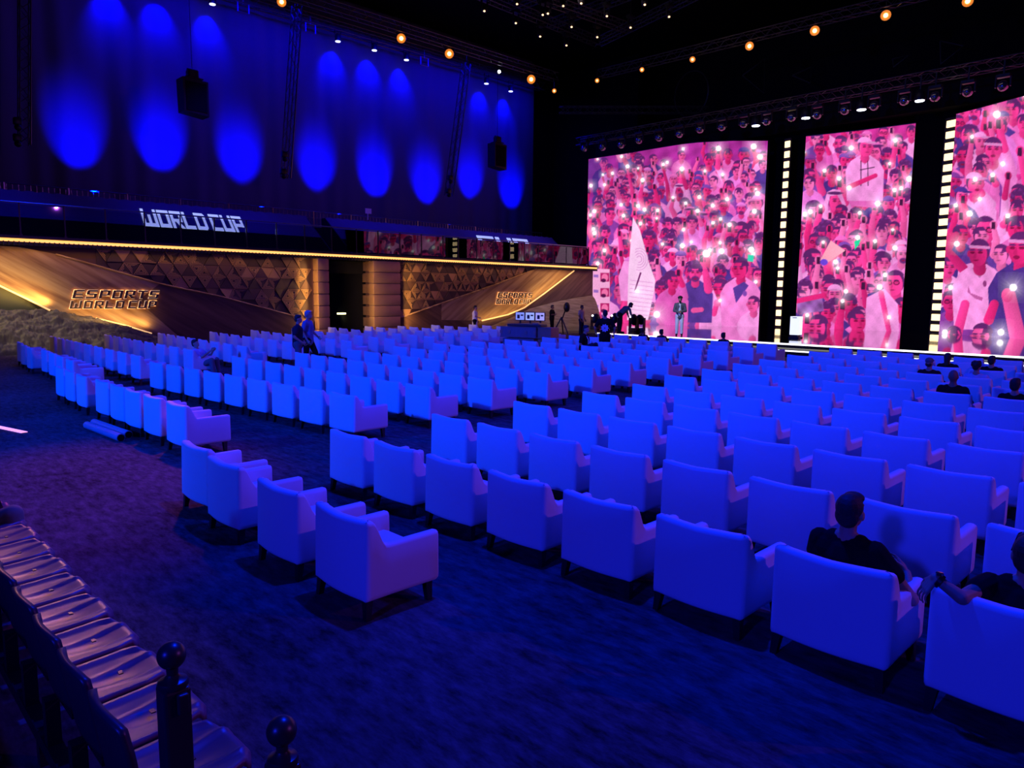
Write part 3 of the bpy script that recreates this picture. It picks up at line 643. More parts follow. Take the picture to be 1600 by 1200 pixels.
# round-headed stage lights over the screens
heads = [(913,232),(942,230),(971,226),(999,219),(1030,215),(1062,209),(1094,202),(1128,198),(1162,193),(1198,189),(1237,183),(1277,179),(1320,172),(1366,165),(1413,157),(1461,151),(1512,143),(1567,134),(1620,126)]
for k, (x, y) in enumerate(heads):
    p = ony(x, y, 38.3); t = empty('round_stage_light', p); tag(t, f'round silvery stage light {ORD[k] if k < 14 else ["fifteenth","sixteenth","seventeenth","eighteenth","nineteenth"][k-14]} from the left over the screens', 'stage light', 'round stage lights over the screens')
    r = .23; mb = MB(); mb.ball((0,0,0), r, 16, 11); mb.build('dome', 'chrome_dome', t, smooth='all')
    mb = MB(); mb.box((r+.05,0,.16), (.05,.12,.42)); mb.box((-r-.05,0,.16), (.05,.12,.42)); mb.bbox((0,0,.42), (.55,.3,.16), .03); mb.build('yoke', 'black_metal', t)
    mb = MB(); mb.box((0,0,(.5+12.6-p.z)/2), (.06,.06,12.6-p.z-.5)); mb.build('clamp', 'black_metal', t)
for k, (x, y) in enumerate([(1181,197),(1259,185),(1346,172),(1437,158)]):
    p = ony(x, y, 38.3); t = empty('downlight', p); tag(t, f'white glowing downlight {ORD[k]} from the left over the screens', 'stage light', 'white downlights over the screens')
    mb = MB(); mb.lathe([(.16,.03),(.24,.02),(.26,.1),(.2,.4),(.1,.5)], n=16); mb.build('housing', 'black_metal', t, smooth=True)
    mb = MB(); mb.lathe([(0,-.01),(.2,-.01),(.2,.03),(0,.03)], n=16); mb.build('lens', 'lens_white', t)
    mb = MB(); mb.box((0,0,(.5+12.6-p.z)/2), (.06,.06,12.6-p.z-.5)); mb.build('clamp', 'black_metal', t)
# thin outline shapes of the acoustic/neon frames on the dark upper wall
for k, poly in enumerate([[(1160,118),(1195,92),(1194,146)],[(1238,118),(1268,104),(1266,130)],[(1395,92),(1420,86),(1396,105)],[(1469,64),(1505,72),(1470,100)]]):
    mb = MB(); P = [ony(x, y, 46) for x, y in poly]
    mb.tube(P+[P[0]], .045, 5); o = mb.build('unlit_neon_triangle', 'truss_metal'); tag(o, f'faint unlit triangular tube frame {ORD[k]} from the left high over the stage', 'wall ornament', 'faint tube frames')
mb = MB(); c = ony(1080, 147, 46); mb.tube([c+Vector((1.35*math.cos(a), 0, 1.55*math.sin(a))) for a in np.linspace(0, 2*PI, 40)], .045, 5, cap=False); o = mb.build('unlit_neon_ring', 'truss_metal'); tag(o, 'faint unlit ring of tube high over the left screen', 'wall ornament', 'faint tube frames')
# ------------------------------------------------------------------ stage
SZ, SY = .50, 27.9
mb = MB(); mb.prism([(-22.8,SY,0),(7,SY,0),(7,48,0),(-33.4,48,0),(-33.4,39.0,0),(-31.5,38,0)], (0,0,SZ)); struct('floor_stage', mb, 'stage_floor').name = 'trim_4'
mb = MB(); mb.box((-7.9, SY-.02, SZ-.03), (29.8, .05, .06)); o = mb.build('stage_edge_light', 'led_white'); tag(o, 'white light line along the top edge of the stage', 'light strip')
mb = MB(); mb.box((-8, SY-.30, .12), (30, .6, .24)); struct('trim_5', mb, 'black_gloss')
mb = MB(); mb.box((-8, SY-.62, .25), (30, .05, .05)); o = mb.build('step_edge_light', 'led_white'); tag(o, 'lower white light line along the step before the stage', 'light strip')
# black towers between the screens
for k, (xa, xb) in enumerate(((-21.6,-19.4),(-13.8,-11.9))):
    mb = MB(); mb.box(((xa+xb)/2, 43.4, 6.2), (xb-xa+.4, .3, 12)); struct('trim_%d' % (6+k), mb, 'void_black')
mb = MB(); mb.box((-18, 42.9, 12.7), (34, 1.2, 1.6)); struct('trim_8', mb, 'drape_black')
# LED bars: two columns of glowing cells
def led_column(xt, yt, xb, yb, n, w, r, label):
    A = onz(xt, yt, 11.5); B = onz(xb, yb, SZ)
    A = Vector((A.x, A.y, 11.5)); hb = math.hypot(A.x, A.y); d = ray((xt+xb)/2, (yt+yb)/2); k = hb/math.hypot(d[0], d[1]); x, y = A.x, A.y
    t = empty('light_column', (x, y, SZ)); tag(t, label, 'light column'); h = (11.45-SZ)/n; q = Matrix.Rotation(r, 3, 'Z')
    mb = MB(); mb.box((0, .08, (11.5-SZ)/2), (w*1.35, .1, 11.5-SZ), q); mb.build('housing', 'black_metal', t)
    for i in range(n):
        mb = MB(); mb.bbox((0, 0, h*(i+.5)), (w, .07, h*.62), .02, q); mb.build('light_cell', 'led_amber', t)
    return t
led_column(1231, 216, 1214, 512, 19, .34, -.2, 'column of amber light cells between the left and middle screens')
led_column(1487, 183, 1459, 527, 20, .46, -.3, 'thicker column of amber light cells left of the right screen')
# ------------------------------------------------------------------ LED picture walls
class Canvas:
    def __init__(s, path, z0, z1, ppm):
        P = np.array(path, float); seg = np.hypot(*np.diff(P, axis=0).T); L_ = np.concatenate([[0], np.cumsum(seg)])
        s.ns = int(L_[-1]*ppm); s.nt = int((z1-z0)*ppm); t = np.linspace(0, L_[-1], s.ns+1)
        s.x = np.interp(t, L_, P[:,0]); s.y = np.interp(t, L_, P[:,1]); s.z = np.linspace(z0, z1, s.nt+1)
        G = np.stack([np.repeat(s.x[:,None], s.nt+1, 1), np.repeat(s.y[:,None], s.nt+1, 1), np.repeat(s.z[None,:], s.ns+1, 0)], -1).reshape(-1, 3)
        s.G = G; s.px, s.py = proj(G); s.col = np.zeros((len(G), 3)); s.z0, s.z1 = z0, z1
    def box(s, x0, y0, x1, y1): return np.where((s.px > x0) & (s.px < x1) & (s.py > y0) & (s.py < y1))[0]
    def blend(s, idx, a, col):
        a = np.clip(a, 0, 1)[:,None]; s.col[idx] = s.col[idx]*(1-a)+np.asarray(col)*a
    def ell(s, cx, cy, rx, ry, col, rot=0, soft=.9, top=None, shade=None):
        R_ = max(rx, ry)+2; i = s.box(cx-R_, cy-R_, cx+R_, cy+R_)
        if not len(i): return
        dx, dy = s.px[i]-cx, s.py[i]-cy; c, sn = math.cos(rot), math.sin(rot); u, v = (dx*c+dy*sn)/rx, (-dx*sn+dy*c)/ry
        d = np.sqrt(u*u+v*v); a = (1-d)*min(rx, ry)/soft+.5
        if top is not None: a = np.minimum(a, (top-v)*ry/soft+.5)
        cc = np.asarray(col)
        if shade is not None: cc = cc*(1-shade[2]*np.clip(u*shade[0]+v*shade[1], -1, 1))[:,None]
        a = np.clip(a, 0, 1)[:,None]; s.col[i] = s.col[i]*(1-a)+cc*a
    def cap(s, x0, y0, x1, y1, r0, r1, col, soft=.9, sh=.22):
        R_ = max(r0, r1)+2; i = s.box(min(x0,x1)-R_, min(y0,y1)-R_, max(x0,x1)+R_, max(y0,y1)+R_)
        if not len(i): return
        dx, dy = x1-x0, y1-y0; l2 = dx*dx+dy*dy+1e-6; t = np.clip(((s.px[i]-x0)*dx+(s.py[i]-y0)*dy)/l2, 0, 1)
        ex, ey = s.px[i]-x0-t*dx, s.py[i]-y0-t*dy; d = np.hypot(ex, ey); r = r0+(r1-r0)*t; a = np.clip((r-d)/soft+.5, 0, 1)[:,None]
        cc = np.asarray(col)*(1-sh*np.clip(ex/np.maximum(r, .5), -1, 1))[:,None]
        s.col[i] = s.col[i]*(1-a)+cc*a
    def poly(s, pts, col, folds=0, soft=.8, seed=0):
        P = np.array(pts, float); i = s.box(P[:,0].min()-2, P[:,1].min()-2, P[:,0].max()+2, P[:,1].max()+2)
        if not len(i): return
        x, y = s.px[i], s.py[i]; ins = np.zeros(len(i), bool); dm = np.full(len(i), 1e9)
        for k in range(len(P)):
            (ax, ay), (bx, by) = P[k], P[(k+1) % len(P)]
            c = (ay > y) != (by > y); xi = (bx-ax)*(y-ay)/(by-ay+1e-9)+ax; ins ^= c & (x < xi)
            dx, dy = bx-ax, by-ay; t = np.clip(((x-ax)*dx+(y-ay)*dy)/(dx*dx+dy*dy+1e-9), 0, 1); dm = np.minimum(dm, np.hypot(x-ax-t*dx, y-ay-t*dy))
        a = np.clip(np.where(ins, dm, -dm)/soft+.5, 0, 1)[:,None]; cc = np.repeat(np.asarray(col)[None], len(i), 0)
        if folds:
            f = np.sin(x*.26+y*.10+seed+1.5*np.sin(y*.08+seed))+.7*np.sin(x*.13-y*.22+seed*2.1)+.5*np.sin(x*.45-y*.33+seed)
            cc = cc*(1+folds*f/2.2)[:,None]
        s.col[i] = s.col[i]*(1-a)+cc*a
    def flash(s, cx, cy, r, ang=.3, green=False):
        R_ = r*4.2; i = s.box(cx-R_, cy-R_, cx+R_, cy+R_)
        if not len(i): return
        dx, dy = s.px[i]-cx, s.py[i]-cy; d = np.hypot(dx, dy)+1e-6; th = np.arctan2(dy, dx)
        sp = np.maximum(0, np.cos(4*(th-ang)))**14+.7*np.maximum(0, np.cos(4*(th-ang)+1.2))**18
        g = .55*np.exp(-(d/(r*1.9))**1.3)+np.clip((r-d)/.9+.5, 0, 1)*1.5+sp*np.exp(-d/(r*.95))*.9
        s.col[i] = s.col[i]+np.clip(g, 0, 1.6)[:,None]*np.array([1.0,.82,.92])
    def build(s, name, label, parent_off=.12):
        n_ = np.sin(s.px*.05+1.3)*np.sin(s.py*.043+.4)+.6*np.sin(s.px*.021-s.py*.035); s.col *= (1+.10*n_)[:,None]
        s.col *= (1+.045*np.random.default_rng(4).standard_normal(len(s.col)))[:,None]
        t = empty(name, (0,0,0)); tag(t, label, 'LED screen')
        n = len(s.G); nt = s.nt+1
        a = (np.arange(s.ns)[:,None]*nt+np.arange(s.nt)[None,:]).reshape(-1); F_ = np.stack([a, a+nt, a+nt+1, a+1], 1)
        me = bpy.data.meshes.new('picture'); me.vertices.add(n); me.vertices.foreach_set('co', s.G.astype(np.float32).ravel())
        me.loops.add(len(F_)*4); me.loops.foreach_set('vertex_index', F_.astype(np.int32).ravel()); me.polygons.add(len(F_)); me.polygons.foreach_set('loop_start', (np.arange(len(F_))*4).astype(np.int32))
        try: me.polygons.foreach_set('loop_total', np.full(len(F_), 4, np.int32))
        except Exception: pass
        me.update(calc_edges=True)
        at_ = me.attributes.new('pixel', 'FLOAT_COLOR', 'POINT'); at_.data.foreach_set('color', np.concatenate([np.clip(s.col, 0, 1.25), np.ones((n,1))], 1).astype(np.float32).ravel())
        me.materials.append(M['led_picture']); o = bpy.data.objects.new('picture', me); C.objects.link(o); o.parent = t
        mb = MB(); st = max(1, s.ns//14); k = list(range(0, s.ns+1, st)); k[-1] = s.ns; vs = []; fs = []
        for q in k:
            for (dz, dy) in ((s.z0-.06, .03), (s.z1+.06, .03), (s.z1+.06, .28), (s.z0-.06, .28)): vs.append((s.x[q], s.y[q]+dy, dz))
        for q in range(len(k)-1):
            for e in range(4): fs.append((q*4+e, q*4+4+e, q*4+4+(e+1)%4, q*4+(e+1)%4))
        fs += [(0,1,2,3), tuple(len(vs)-4+e for e in (3,2,1,0))]
        mb.add(vs, fs); mb.build('screen_housing', 'black_metal', t); return t
K = lambda r, g, b: np.array(lin(r, g, b))
SKIN = [K(246,60,150), K(230,40,125), K(242,85,165), K(212,38,120), K(248,110,185)]
DARK = [K(104,58,158), K(90,55,150), K(128,68,170), K(80,48,140), K(140,58,160)]
LITE = [K(244,128,212), K(238,105,196), K(248,150,226), K(228,92,188), K(234,118,216)]
HAIR = K(98,38,108)
def person(cv, cx, cy, r, shirt=0, tone=0, look=0, hair='short', arm=None, ph=3, seed=0):
    """one face in the printed crowd: cx,cy centre of head, r half height of head"""
    sk = SKIN[tone % 5]; dim = .85 if cy < 330 and cx < 1080 and cx > 915 else 1; sk = sk*dim
    c = (LITE[shirt % 5] if shirt < 5 else DARK[shirt % 5])*dim
    w = r*2.0
    cv.poly([(cx-r*.55,cy+r*.9),(cx+r*.55,cy+r*.9),(cx+w*.8,cy+r*1.6),(cx+w*1.08,cy+r*2.6),(cx+w*1.0,cy+r*6),(cx-w*1.0,cy+r*6),(cx-w*1.08,cy+r*2.6),(cx-w*.8,cy+r*1.6)], c, .17, seed=seed+cx)
    cv.poly([(cx-r*.5,cy+r*1.15),(cx,cy+r*1.75),(cx+r*.5,cy+r*1.15),(cx+r*.6,cy+r*1.2),(cx,cy+r*2.0),(cx-r*.6,cy+r*1.2)], c*.55)
    if arm is not None:
        ax, ay = arm; sx = cx+(w*.8 if ax > cx else -w*.8); sy = cy+r*2.0
        ex, ey = ax+(4 if ax > cx else -4)+(sx-ax)*.25, ay+(sy-ay)*.55
        cv.cap(sx, sy, ex, ey, r*.52, r*.40, c if shirt < 5 else sk*.9); cv.cap(ex, ey, ax, ay+ph*1.8, r*.38, r*.26, sk)
        cv.ell(ax, ay+ph*1.2, r*.42, r*.5, sk*.95, shade=(.6,.4,.35)); cv.poly([(ax-r*.22,ay-r*.1),(ax+r*.2,ay-r*.1),(ax+r*.18,ay+r*.75),(ax-r*.24,ay+r*.7)], K(70,25,70))
    cv.cap(cx, cy+r*.5, cx, cy+r*1.3, r*.42, r*.5, sk*.78)
    cv.ell(cx-r*.74+look*r*.1, cy+r*.08, r*.14, r*.24, sk*.8); cv.ell(cx+r*.74+look*r*.1, cy+r*.08, r*.14, r*.24, sk*.8)
    cv.ell(cx, cy-r*.12, r*.76, r*.96, HAIR*1.0)
    cv.ell(cx+look*r*.12, cy+r*.12, r*.70, r*.94, sk, shade=(.5 if look >= 0 else -.5,.25,.38))
    lx = cx+look*r*.25
    for e in (-1, 1):
        cv.ell(lx+e*r*.30, cy-r*.02, r*.20, r*.10, sk*.30, soft=.8); cv.ell(lx+e*r*.30, cy-r*.22, r*.24, r*.07, HAIR, soft=.8)
    cv.cap(lx+look*r*.08, cy, lx+look*r*.14, cy+r*.32, r*.07, r*.14, sk*.72, sh=0)
    cv.ell(lx+look*r*.05, cy+r*.58, r*.22, (.13 if seed % 3 == 0 else .06)*r, sk*.35)
    if seed % 4 == 1: cv.ell(lx, cy+r*.74, r*.50, r*.36, HAIR*1.2, top=None, soft=1.6); cv.ell(lx, cy+r*.72, r*.22, r*.09, K(150,20,70))
    if hair == 'short': cv.ell(cx, cy-r*.30, r*.80, r*.78, HAIR, top=-.42, soft=.9); cv.ell(cx-look*r*.45, cy-r*.2, r*.42, r*.72, HAIR, top=-.1)
    elif hair == 'cap': cv.ell(cx, cy-r*.42, r*.84, r*.72, c, top=-.12, shade=(.3,.3,.3)); cv.ell(cx+look*r*.7, cy-r*.50, r*.6, r*.13, c*.75)
    elif hair == 'curly':
        for q in range(9): a = PI+PI*q/8; cv.ell(cx+math.cos(a)*r*.66, cy-r*.34+math.sin(a)*r*.72, r*.28, r*.28, HAIR*(1+.5*(q % 2)))
        cv.ell(cx, cy-r*.75, r*.6, r*.3, HAIR)
    elif hair == 'scarf':
        cv.poly([(cx-r*.2,cy-r*1.2),(cx+r*.5,cy-r*1.1),(cx+r*1.05,cy+r*.3),(cx+r*1.3,cy+r*3.4),(cx+r*.5,cy+r*3.6),(cx+r*.66,cy+r*.2),(cx+r*.2,cy-r*.62),(cx-r*.5,cy-r*.5),(cx-r*.72,cy+r*.4),(cx-r*.5,cy+r*3),(cx-r*1.5,cy+r*3.4),(cx-r*1.1,cy+r*.2),(cx-r*.8,cy-r*.9)], c, .22, seed=seed)
        cv.ell(cx, cy-r*.80, r*.80, r*.16, HAIR)
    elif hair == 'band': cv.ell(cx, cy-r*.32, r*.80, r*.78, HAIR, top=-.3); cv.cap(cx-r*.72, cy-r*.48, cx+r*.72, cy-r*.40, r*.11, r*.11, LITE[2]*.8)
    if hair == 'glasses':
        cv.ell(cx, cy-r*.32, r*.80, r*.78, HAIR, top=-.4); 
        for e in (-1, 1): cv.ell(lx+e*r*.32, cy-r*.02, r*.28, r*.20, K(60,10,50)); cv.ell(lx+e*r*.32, cy-r*.02, r*.20, r*.13, sk*.7)
def crowd(cv, folks, flashes, x0, y0, x1, y1, bg, z=lambda a: a, fill=60, seed=1, rs=.65, r0=6.0, r1=6.0):
    cv.col[:] = bg
    n = np.sin(cv.px*.21+cv.py*.13)*np.sin(cv.py*.17-cv.px*.05)
    cv.col *= (1+.25*n)[:,None]
    rr = random.Random(seed)
    ls = []; fl = []
    for k in range(fill):     # people half hidden behind the others
        y = y0+(y1-y0)*(k+.5)/fill*.95; ls.append((rr.uniform(x0, x1), y, r0+r1*(y-y0)/(y1-y0)+rr.random()*1.5, rr.randrange(10), rr.randrange(5), rr.choice((-1,0,1)), rr.choice(('short','short','curly','cap','glasses')), None))
        if rr.random() < .5: q = ls[-1]; sx = rr.choice((-1,1)); ls[-1] = q[:7]+((q[0]+sx*q[2]*rr.uniform(.8,2.2), q[1]-q[2]*rr.uniform(1.2,3.2)),); fl.append((ls[-1][7][0], ls[-1][7][1], q[2]*rr.uniform(.16,.30), rr.random()))
    ls += [(p[0], p[1], p[2]*rs)+tuple(p[3:]) for p in folks]; ls.sort(key=lambda p: p[1])
    for k, p in enumerate(ls):
        person(cv, p[0], p[1], p[2], p[3], p[4], p[5], p[6], p[7], seed=k)
    for q in fl[::4]: cv.flash(*q)
def Z(ox, oy, s): return lambda x, y: (ox+x/s, oy+y/s)
SC = 1.119
# left screen
pathL = [(-33.0,39.14),(-31.2,39.2),(-29.5,39.3),(-27.9,39.2),(-25.7,39.2),(-24.8,39.4),(-24.0,39.8),(-23.0,40.4),(-21.5,41.8)]
ZB_, ZT_ = SZ, 11.45
cv = Canvas(pathL, ZB_, ZT_, 23); z = Z(850, 200, 4)
def F_(zf, x, y, r, sh, tn=0, lk=0, hr='short', arm=None):
    a, b_ = zf(x, y); return (a, b_, r, sh, tn, lk, hr, None if arm is None else zf(*arm))
f = F_
folks = [f(z,345,392,8,6,1,0,'short',(368,292)),f(z,500,385,11,0,1,1,'short',(428,283)),f(z,415,482,14,0,1,1,'short',(300,545)),f(z,520,440,11,6,0,-1,'short',(522,240)),f(z,640,268,12,7,1,-1,'short'),f(z,680,440,14,6,0,1,'short',(616,325)),
 f(z,735,392,11,7,3,0,'cap',(745,230)),f(z,846,392,15,2,3,1,'scarf',(862,256)),f(z,970,312,16,6,0,1,'cap',(862,262)),f(z,1030,200,16,7,1,0,'short'),f(z,1150,165,14,1,1,0),f(z,1215,252,18,2,0,-1,'short',(1090,128)),f(z,1250,168,17,6,1,0,'cap',(1310,116)),f(z,1155,372,17,6,0,0,'short',(1145,450)),
 f(z,960,425,14,7,0,0,'short',(970,433)),f(z,1335,470,18,0,2,-1,'cap',(1335,412)),f(z,330,740,15,6,0,1,'short',(315,658)),f(z,380,655,15,7,0,1,'curly',(290,540)),f(z,430,842,18,6,0,0,'short',(378,766)),f(z,505,742,17,2,1,0,'short'),f(z,510,640,14,1,0,1,'short',(497,548)),f(z,655,695,19,8,1,0,'curly',(740,726)),f(z,650,602,12,1,1,1),f(z,775,606,15,6,0,-1,'curly',(710,518)),f(z,690,650,13,0,0,0,'short',(603,598)),
 f(z,985,580,20,3,0,-1,'scarf'),f(z,915,545,18,1,0,1,'scarf',(872,636)),f(z,1235,650,24,6,0,-1,'short',(1160,606)),f(z,1210,765,20,1,1,0,'cap',(1295,760)),f(z,1225,872,24,0,1,-1,'short'),f(z,945,892,20,7,0,0,'curly',(1000,800)),f(z,930,775,16,2,1,0,'short',(866,736)),f(z,795,945,20,3,0,1,'short',(830,900)),f(z,1320,560,20,2,0,-1,'short',(1315,522))]
crowd(cv, folks, None, 915, 235, 1195, 500, K(170,45,150), seed=3, fill=170, rs=.64, r0=6.5, r1=5.5)
# dim violet upper left corner of the picture
k_ = np.clip((1000-cv.px)/90, 0, 1)*np.clip((330-cv.py)/110, 0, 1); cv.col = cv.col*(1-.55*k_[:,None])+K(85,30,150)*(.5*k_[:,None])
# white shirts and the pennant in front
w0 = z(470,840); cv.poly([z(500,830),z(620,840),z(690,1010),z(700,1090),z(480,1080),z(465,930)], LITE[2], .12, seed=2)
person(cv, *z(1105,1010), 16, 2, 1, -1, 'short', None, seed=3)
cv.poly([z(1010,890),z(975,850),z(965,960),z(1040,1200),z(1130,1200),z(1090,1090)], LITE[2], .1, seed=4)
cv.cap(*z(1062,1160), *z(1078,1105), 4.5, 4, SKIN[0]); cv.ell(*z(1080,1095), 5, 6, SKIN[2], shade=(.5,.4,.4))
person(cv, *z(1230,880), 15, 0, 1, -1, 'short', None, seed=11); cv.poly([z(1180,1000),z(1250,960),z(1280,985),z(1200,1095)], DARK[1], .1); cv.ell(*z(1255,1035), 3.5, 4.5, DARK[2]); person(cv, *z(1310,1100), 12, 2, 2, -1, 'short', None, seed=10)
person(cv, *z(945,905), 13, 6, 0, 0, 'curly', z(985,800), seed=5); person(cv, *z(800,960), 12, 3, 1, 1, 'short', z(840,890), seed=7); person(cv, *z(645,1150), 11, 7, 0, 1, 'short', z(583,1025), seed=9); cv.cap(*z(935,1140), *z(985,1135), 4, 3.5, SKIN[2])
pen = [z(556,558),z(600,640),z(655,840),z(695,950),z(690,1010),z(650,1200),z(520,1200),z(528,880)]
cv.poly(pen, K(255,205,245), .05, seed=1)
for k, (a, b_) in enumerate([(5,.8),(9,.65),(13,.55),(17,.45)]):        # generic swirl lines
    cx_, cy_ = z(595,820); th = np.linspace(-2.6+.2*k, 1.9, 26)
    for t0, t1 in zip(th[:-1], th[1:]): cv.cap(cx_+a*.8*math.cos(t0), cy_+a*math.sin(t0), cx_+a*.8*math.cos(t1), cy_+a*math.sin(t1), .45, .45, K(225,150,215), sh=0)
for y in range(960, 1190, 26): cv.cap(*z(535,y-10), *z(680,y+8), .5, .5, K(225,150,215), sh=0)
cv.poly([z(600,900),z(610,905),z(575,1010),z(562,1020)], K(120,40,110))
# board of small pictures at the lower left
cv.poly([z(305,880),z(410,882),z(412,1150),z(300,1150)], K(255,175,225)); 
for k in range(3):
    y = 905+95*k; cv.poly([z(352,y),z(408,y),z(408,y+55),z(352,y+55)], K(190,30,110)); cv.ell(*z(380,y+30), 5, 6, K(255,120,180)); cv.ell(*z(372,y+48), 4, 3, K(90,20,80)); cv.poly([z(310,y+10),z(340,y+12),z(340,y+30),z(310,y+28)], K(160,110,200))
for k, (x, y, r) in enumerate([(485,178,3),(522,240,4),(428,283,3),(368,292,2.3),(293,360,3.6),(378,355,3),(616,325,4.2),(745,228,3),(770,215,3),(870,130,3),(862,255,4.8),(1090,128,5.5),(1310,115,6),(1350,180,6),(1335,410,5),(1145,445,4),(970,432,4),(1055,485,4),(1315,520,5),(315,520,4),(290,545,3),(588,487,4),(628,510,4),(710,515,3.4),(482,480,3.2),(497,548,3.6),(603,597,3.5),(315,657,4.2),(378,765,3.6),(872,635,3.5),(865,735,5),(920,712,3),(740,725,3),(1015,785,8),(1110,770,6),(1295,760,6),(1160,605,4.4),(583,1020,4),(705,1165,7),(1100,1078,3.2),(335,195,2)]):
    cv.flash(*z(x, y), r*.72, .3+.2*(k % 5))
cv.poly([z(1275,790),z(1312,795),z(1308,838),z(1272,832)], K(60,225,190))
# presenter sits in front of this picture: keep a calmer area of plain pink cloth
cv.build('LED_screen', 'tall curved screen at left showing a pink crowd with phone lights and a white pennant').name = 'led_screen'
# middle screen
pathM = [(-19.36,42.15),(-16.6,42.7),(-13.84,42.95)]
cv = Canvas(pathM, ZB_, ZT_, 25); z = Z(1200, 150, 2.8575)
folks = [f(z,325,215,18,1,0,-1,'short',(240,200)),f(z,610,322,18,2,0,-1,'short',(570,200)),f(z,490,250,17,1,2,-1,'scarf'),f(z,640,160,14,2,0,0),f(z,285,345,17,8,1,0,'short',(252,335)),f(z,185,360,17,7,0,1,'short',(200,300)),f(z,440,455,21,6,0,0,'short'),f(z,515,440,19,7,3,1,'short',(568,420)),f(z,608,480,19,2,0,-1,'short',(565,424)),f(z,300,470,22,2,0,1,'scarf',(320,375)),f(z,180,590,14,6,0,0,'short',(165,530)),f(z,260,612,22,6,0,1,'curly',(235,494)),f(z,312,615,15,1,0,-1),f(z,445,580,18,7,0,0,'short',(410,524)),f(z,565,645,22,1,0,0,'short',(567,680)),f(z,565,590,14,1,1,-1),f(z,345,700,17,6,1,-1),f(z,400,720,20,3,0,-1,'short',(400,640)),f(z,510,745,24,0,0,-1,'short',(478,650)),f(z,200,735,25,2,0,1,'short'),f(z,570,835,26,1,0,-1,'glasses',(498,855)),f(z,285,868,24,2,0,-1,'short',(348,875)),f(z,395,1005,24,7,1,1,'short',(333,918)),f(z,225,1030,25,2,0,-1,'short',(175,980))]
crowd(cv, folks, None, 1250, 200, 1430, 510, K(205,50,150), seed=8, fill=90, rs=.72, r0=9, r1=4.5)
cv.poly([z(350,300),z(470,280),z(500,380),z(480,500),z(370,490)], LITE[1], .1, seed=2); cv.cap(*z(420,300), *z(415,410), .8, .8, K(60,30,70)); cv.cap(*z(445,300), *z(450,410), .8, .8, K(60,30,70)); cv.cap(*z(410,325), *z(470,315), .8, .8, K(60,30,70)); cv.cap(*z(360,400), *z(480,350), 5, 4, SKIN[1]); person(cv, *z(432,228), 14, 2, 0, 1, 'cap', None, seed=2); cv.cap(*z(415,290), *z(415,400), .8, .8, K(60,30,70)); cv.cap(*z(445,290), *z(447,400), .8, .8, K(60,30,70)); cv.cap(*z(412,330), *z(475,318), .8, .8, K(60,30,70)); cv.cap(*z(365,405), *z(480,355), 4, 3.4, SKIN[1])
cv.poly([z(280,645),z(345,690),z(265,745),z(232,735)], K(255,165,190)); cv.ell(*z(250,742), 6, 5, K(110,70,220))
cv.poly([z(440,900),z(520,860),z(580,930),z(590,1150),z(430,1150)], LITE[2], .14, seed=5); cv.cap(*z(505,880), *z(540,1050), 4.5, 4, SKIN[0])
cv.poly([z(130,900),z(240,880),z(250,960),z(130,975)], K(150,90,170), .5); cv.cap(*z(130,915), *z(250,890), 4, 4, SKIN[1])
for k, (x, y, r) in enumerate([(372,232,5),(568,198,4),(252,333,4),(317,368,4.6),(362,410,5),(630,370,6),(565,420,4.4),(595,412,4),(490,480,6),(410,522,4),(235,492,3.6),(165,528,5),(400,632,5),(478,648,4),(567,678,5.4),(498,853,6),(348,872,4.6),(333,915,4),(540,988,4),(175,978,4)]): cv.flash(*z(x, y), r*.72, .2+.25*(k % 4))
cv.poly([z(385,648),z(415,640),z(405,665),z(388,685)], K(40,215,160))
cv.build('LED_screen', 'middle screen between two light columns, showing a pink crowd with a man in a cap').name = 'led_screen'
# right screen
pathR = [(-11.75,42.2),(-10.7,41.7),(-8.65,40.6),(-6.5,39.2),(-5,38)]
cv = Canvas(pathR, ZB_, ZT_, 25)
folks = [f(z,895,175,22,8,0,0,'short'),f(z,1005,238,24,0,0,0,'band',(1030,110)),f(z,880,272,22,7,1,-1,'short'),f(z,1095,60,20,1,0,-1),f(z,1140,120,18,1,0,0),f(z,945,340,20,1,0,0,'short',(1003,355)),f(z,920,392,22,2,0,1,'cap',(925,374)),f(z,1120,442,22,0,0,-1,'short',(1125,235)),f(z,1115,510,22,2,0,0,'short',(1070,540)),f(z,970,600,28,1,0,0,'glasses'),f(z,1105,590,24,1,1,0,'short'),f(z,860,620,20,8,1,1,'short',(843,490)),f(z,800,765,20,2,0,1,'short'),f(z,1180,560,24,2,0,0)]
crowd(cv, folks, None, 1480, 150, 1720, 510, K(215,55,150), seed=21, fill=60, rs=.74, r0=11, r1=5)
cv.poly([z(850,760),z(930,740),z(1010,770),z(1040,800),z(1000,950),z(985,1045),z(830,1010)], LITE[2], .10, seed=3)
cv.cap(*z(870,770), *z(800,690), 8, 6, SKIN[3]); cv.cap(*z(800,690), *z(840,620), 6, 5, SKIN[3])
person(cv, *z(945,700), 20, 2, 3, -1, 'band', None, seed=4)
cv.poly([z(895,850),z(905,880),z(960,900),z(955,915),z(925,905),z(890,875)], K(190,90,160)); cv.ell(*z(968,838), 3, 5, K(150,60,130))
cv.poly([z(1060,790),z(1180,740),z(1300,780),z(1320,1150),z(1040,1150),z(1000,1000)], DARK[3], .15, seed=9)
person(cv, *z(1130,680), 24, 8, 1, -1, 'band', None, seed=6)
cv.poly([z(1060,790),z(1180,750),z(1300,800),z(1320,1150),z(1030,1150)], DARK[3], .15, seed=9)
cv.cap(*z(1075,890), *z(1120,1100), 11, 13, SKIN[2]); cv.ell(*z(1068,890), 9, 11, SKIN[0], shade=(.5,.3,.4))
cv.cap(*z(985,1000), *z(1010,930), 8, 7, SKIN[1]); cv.cap(*z(830,1120), *z(880,930), 8, 7, SKIN[0])
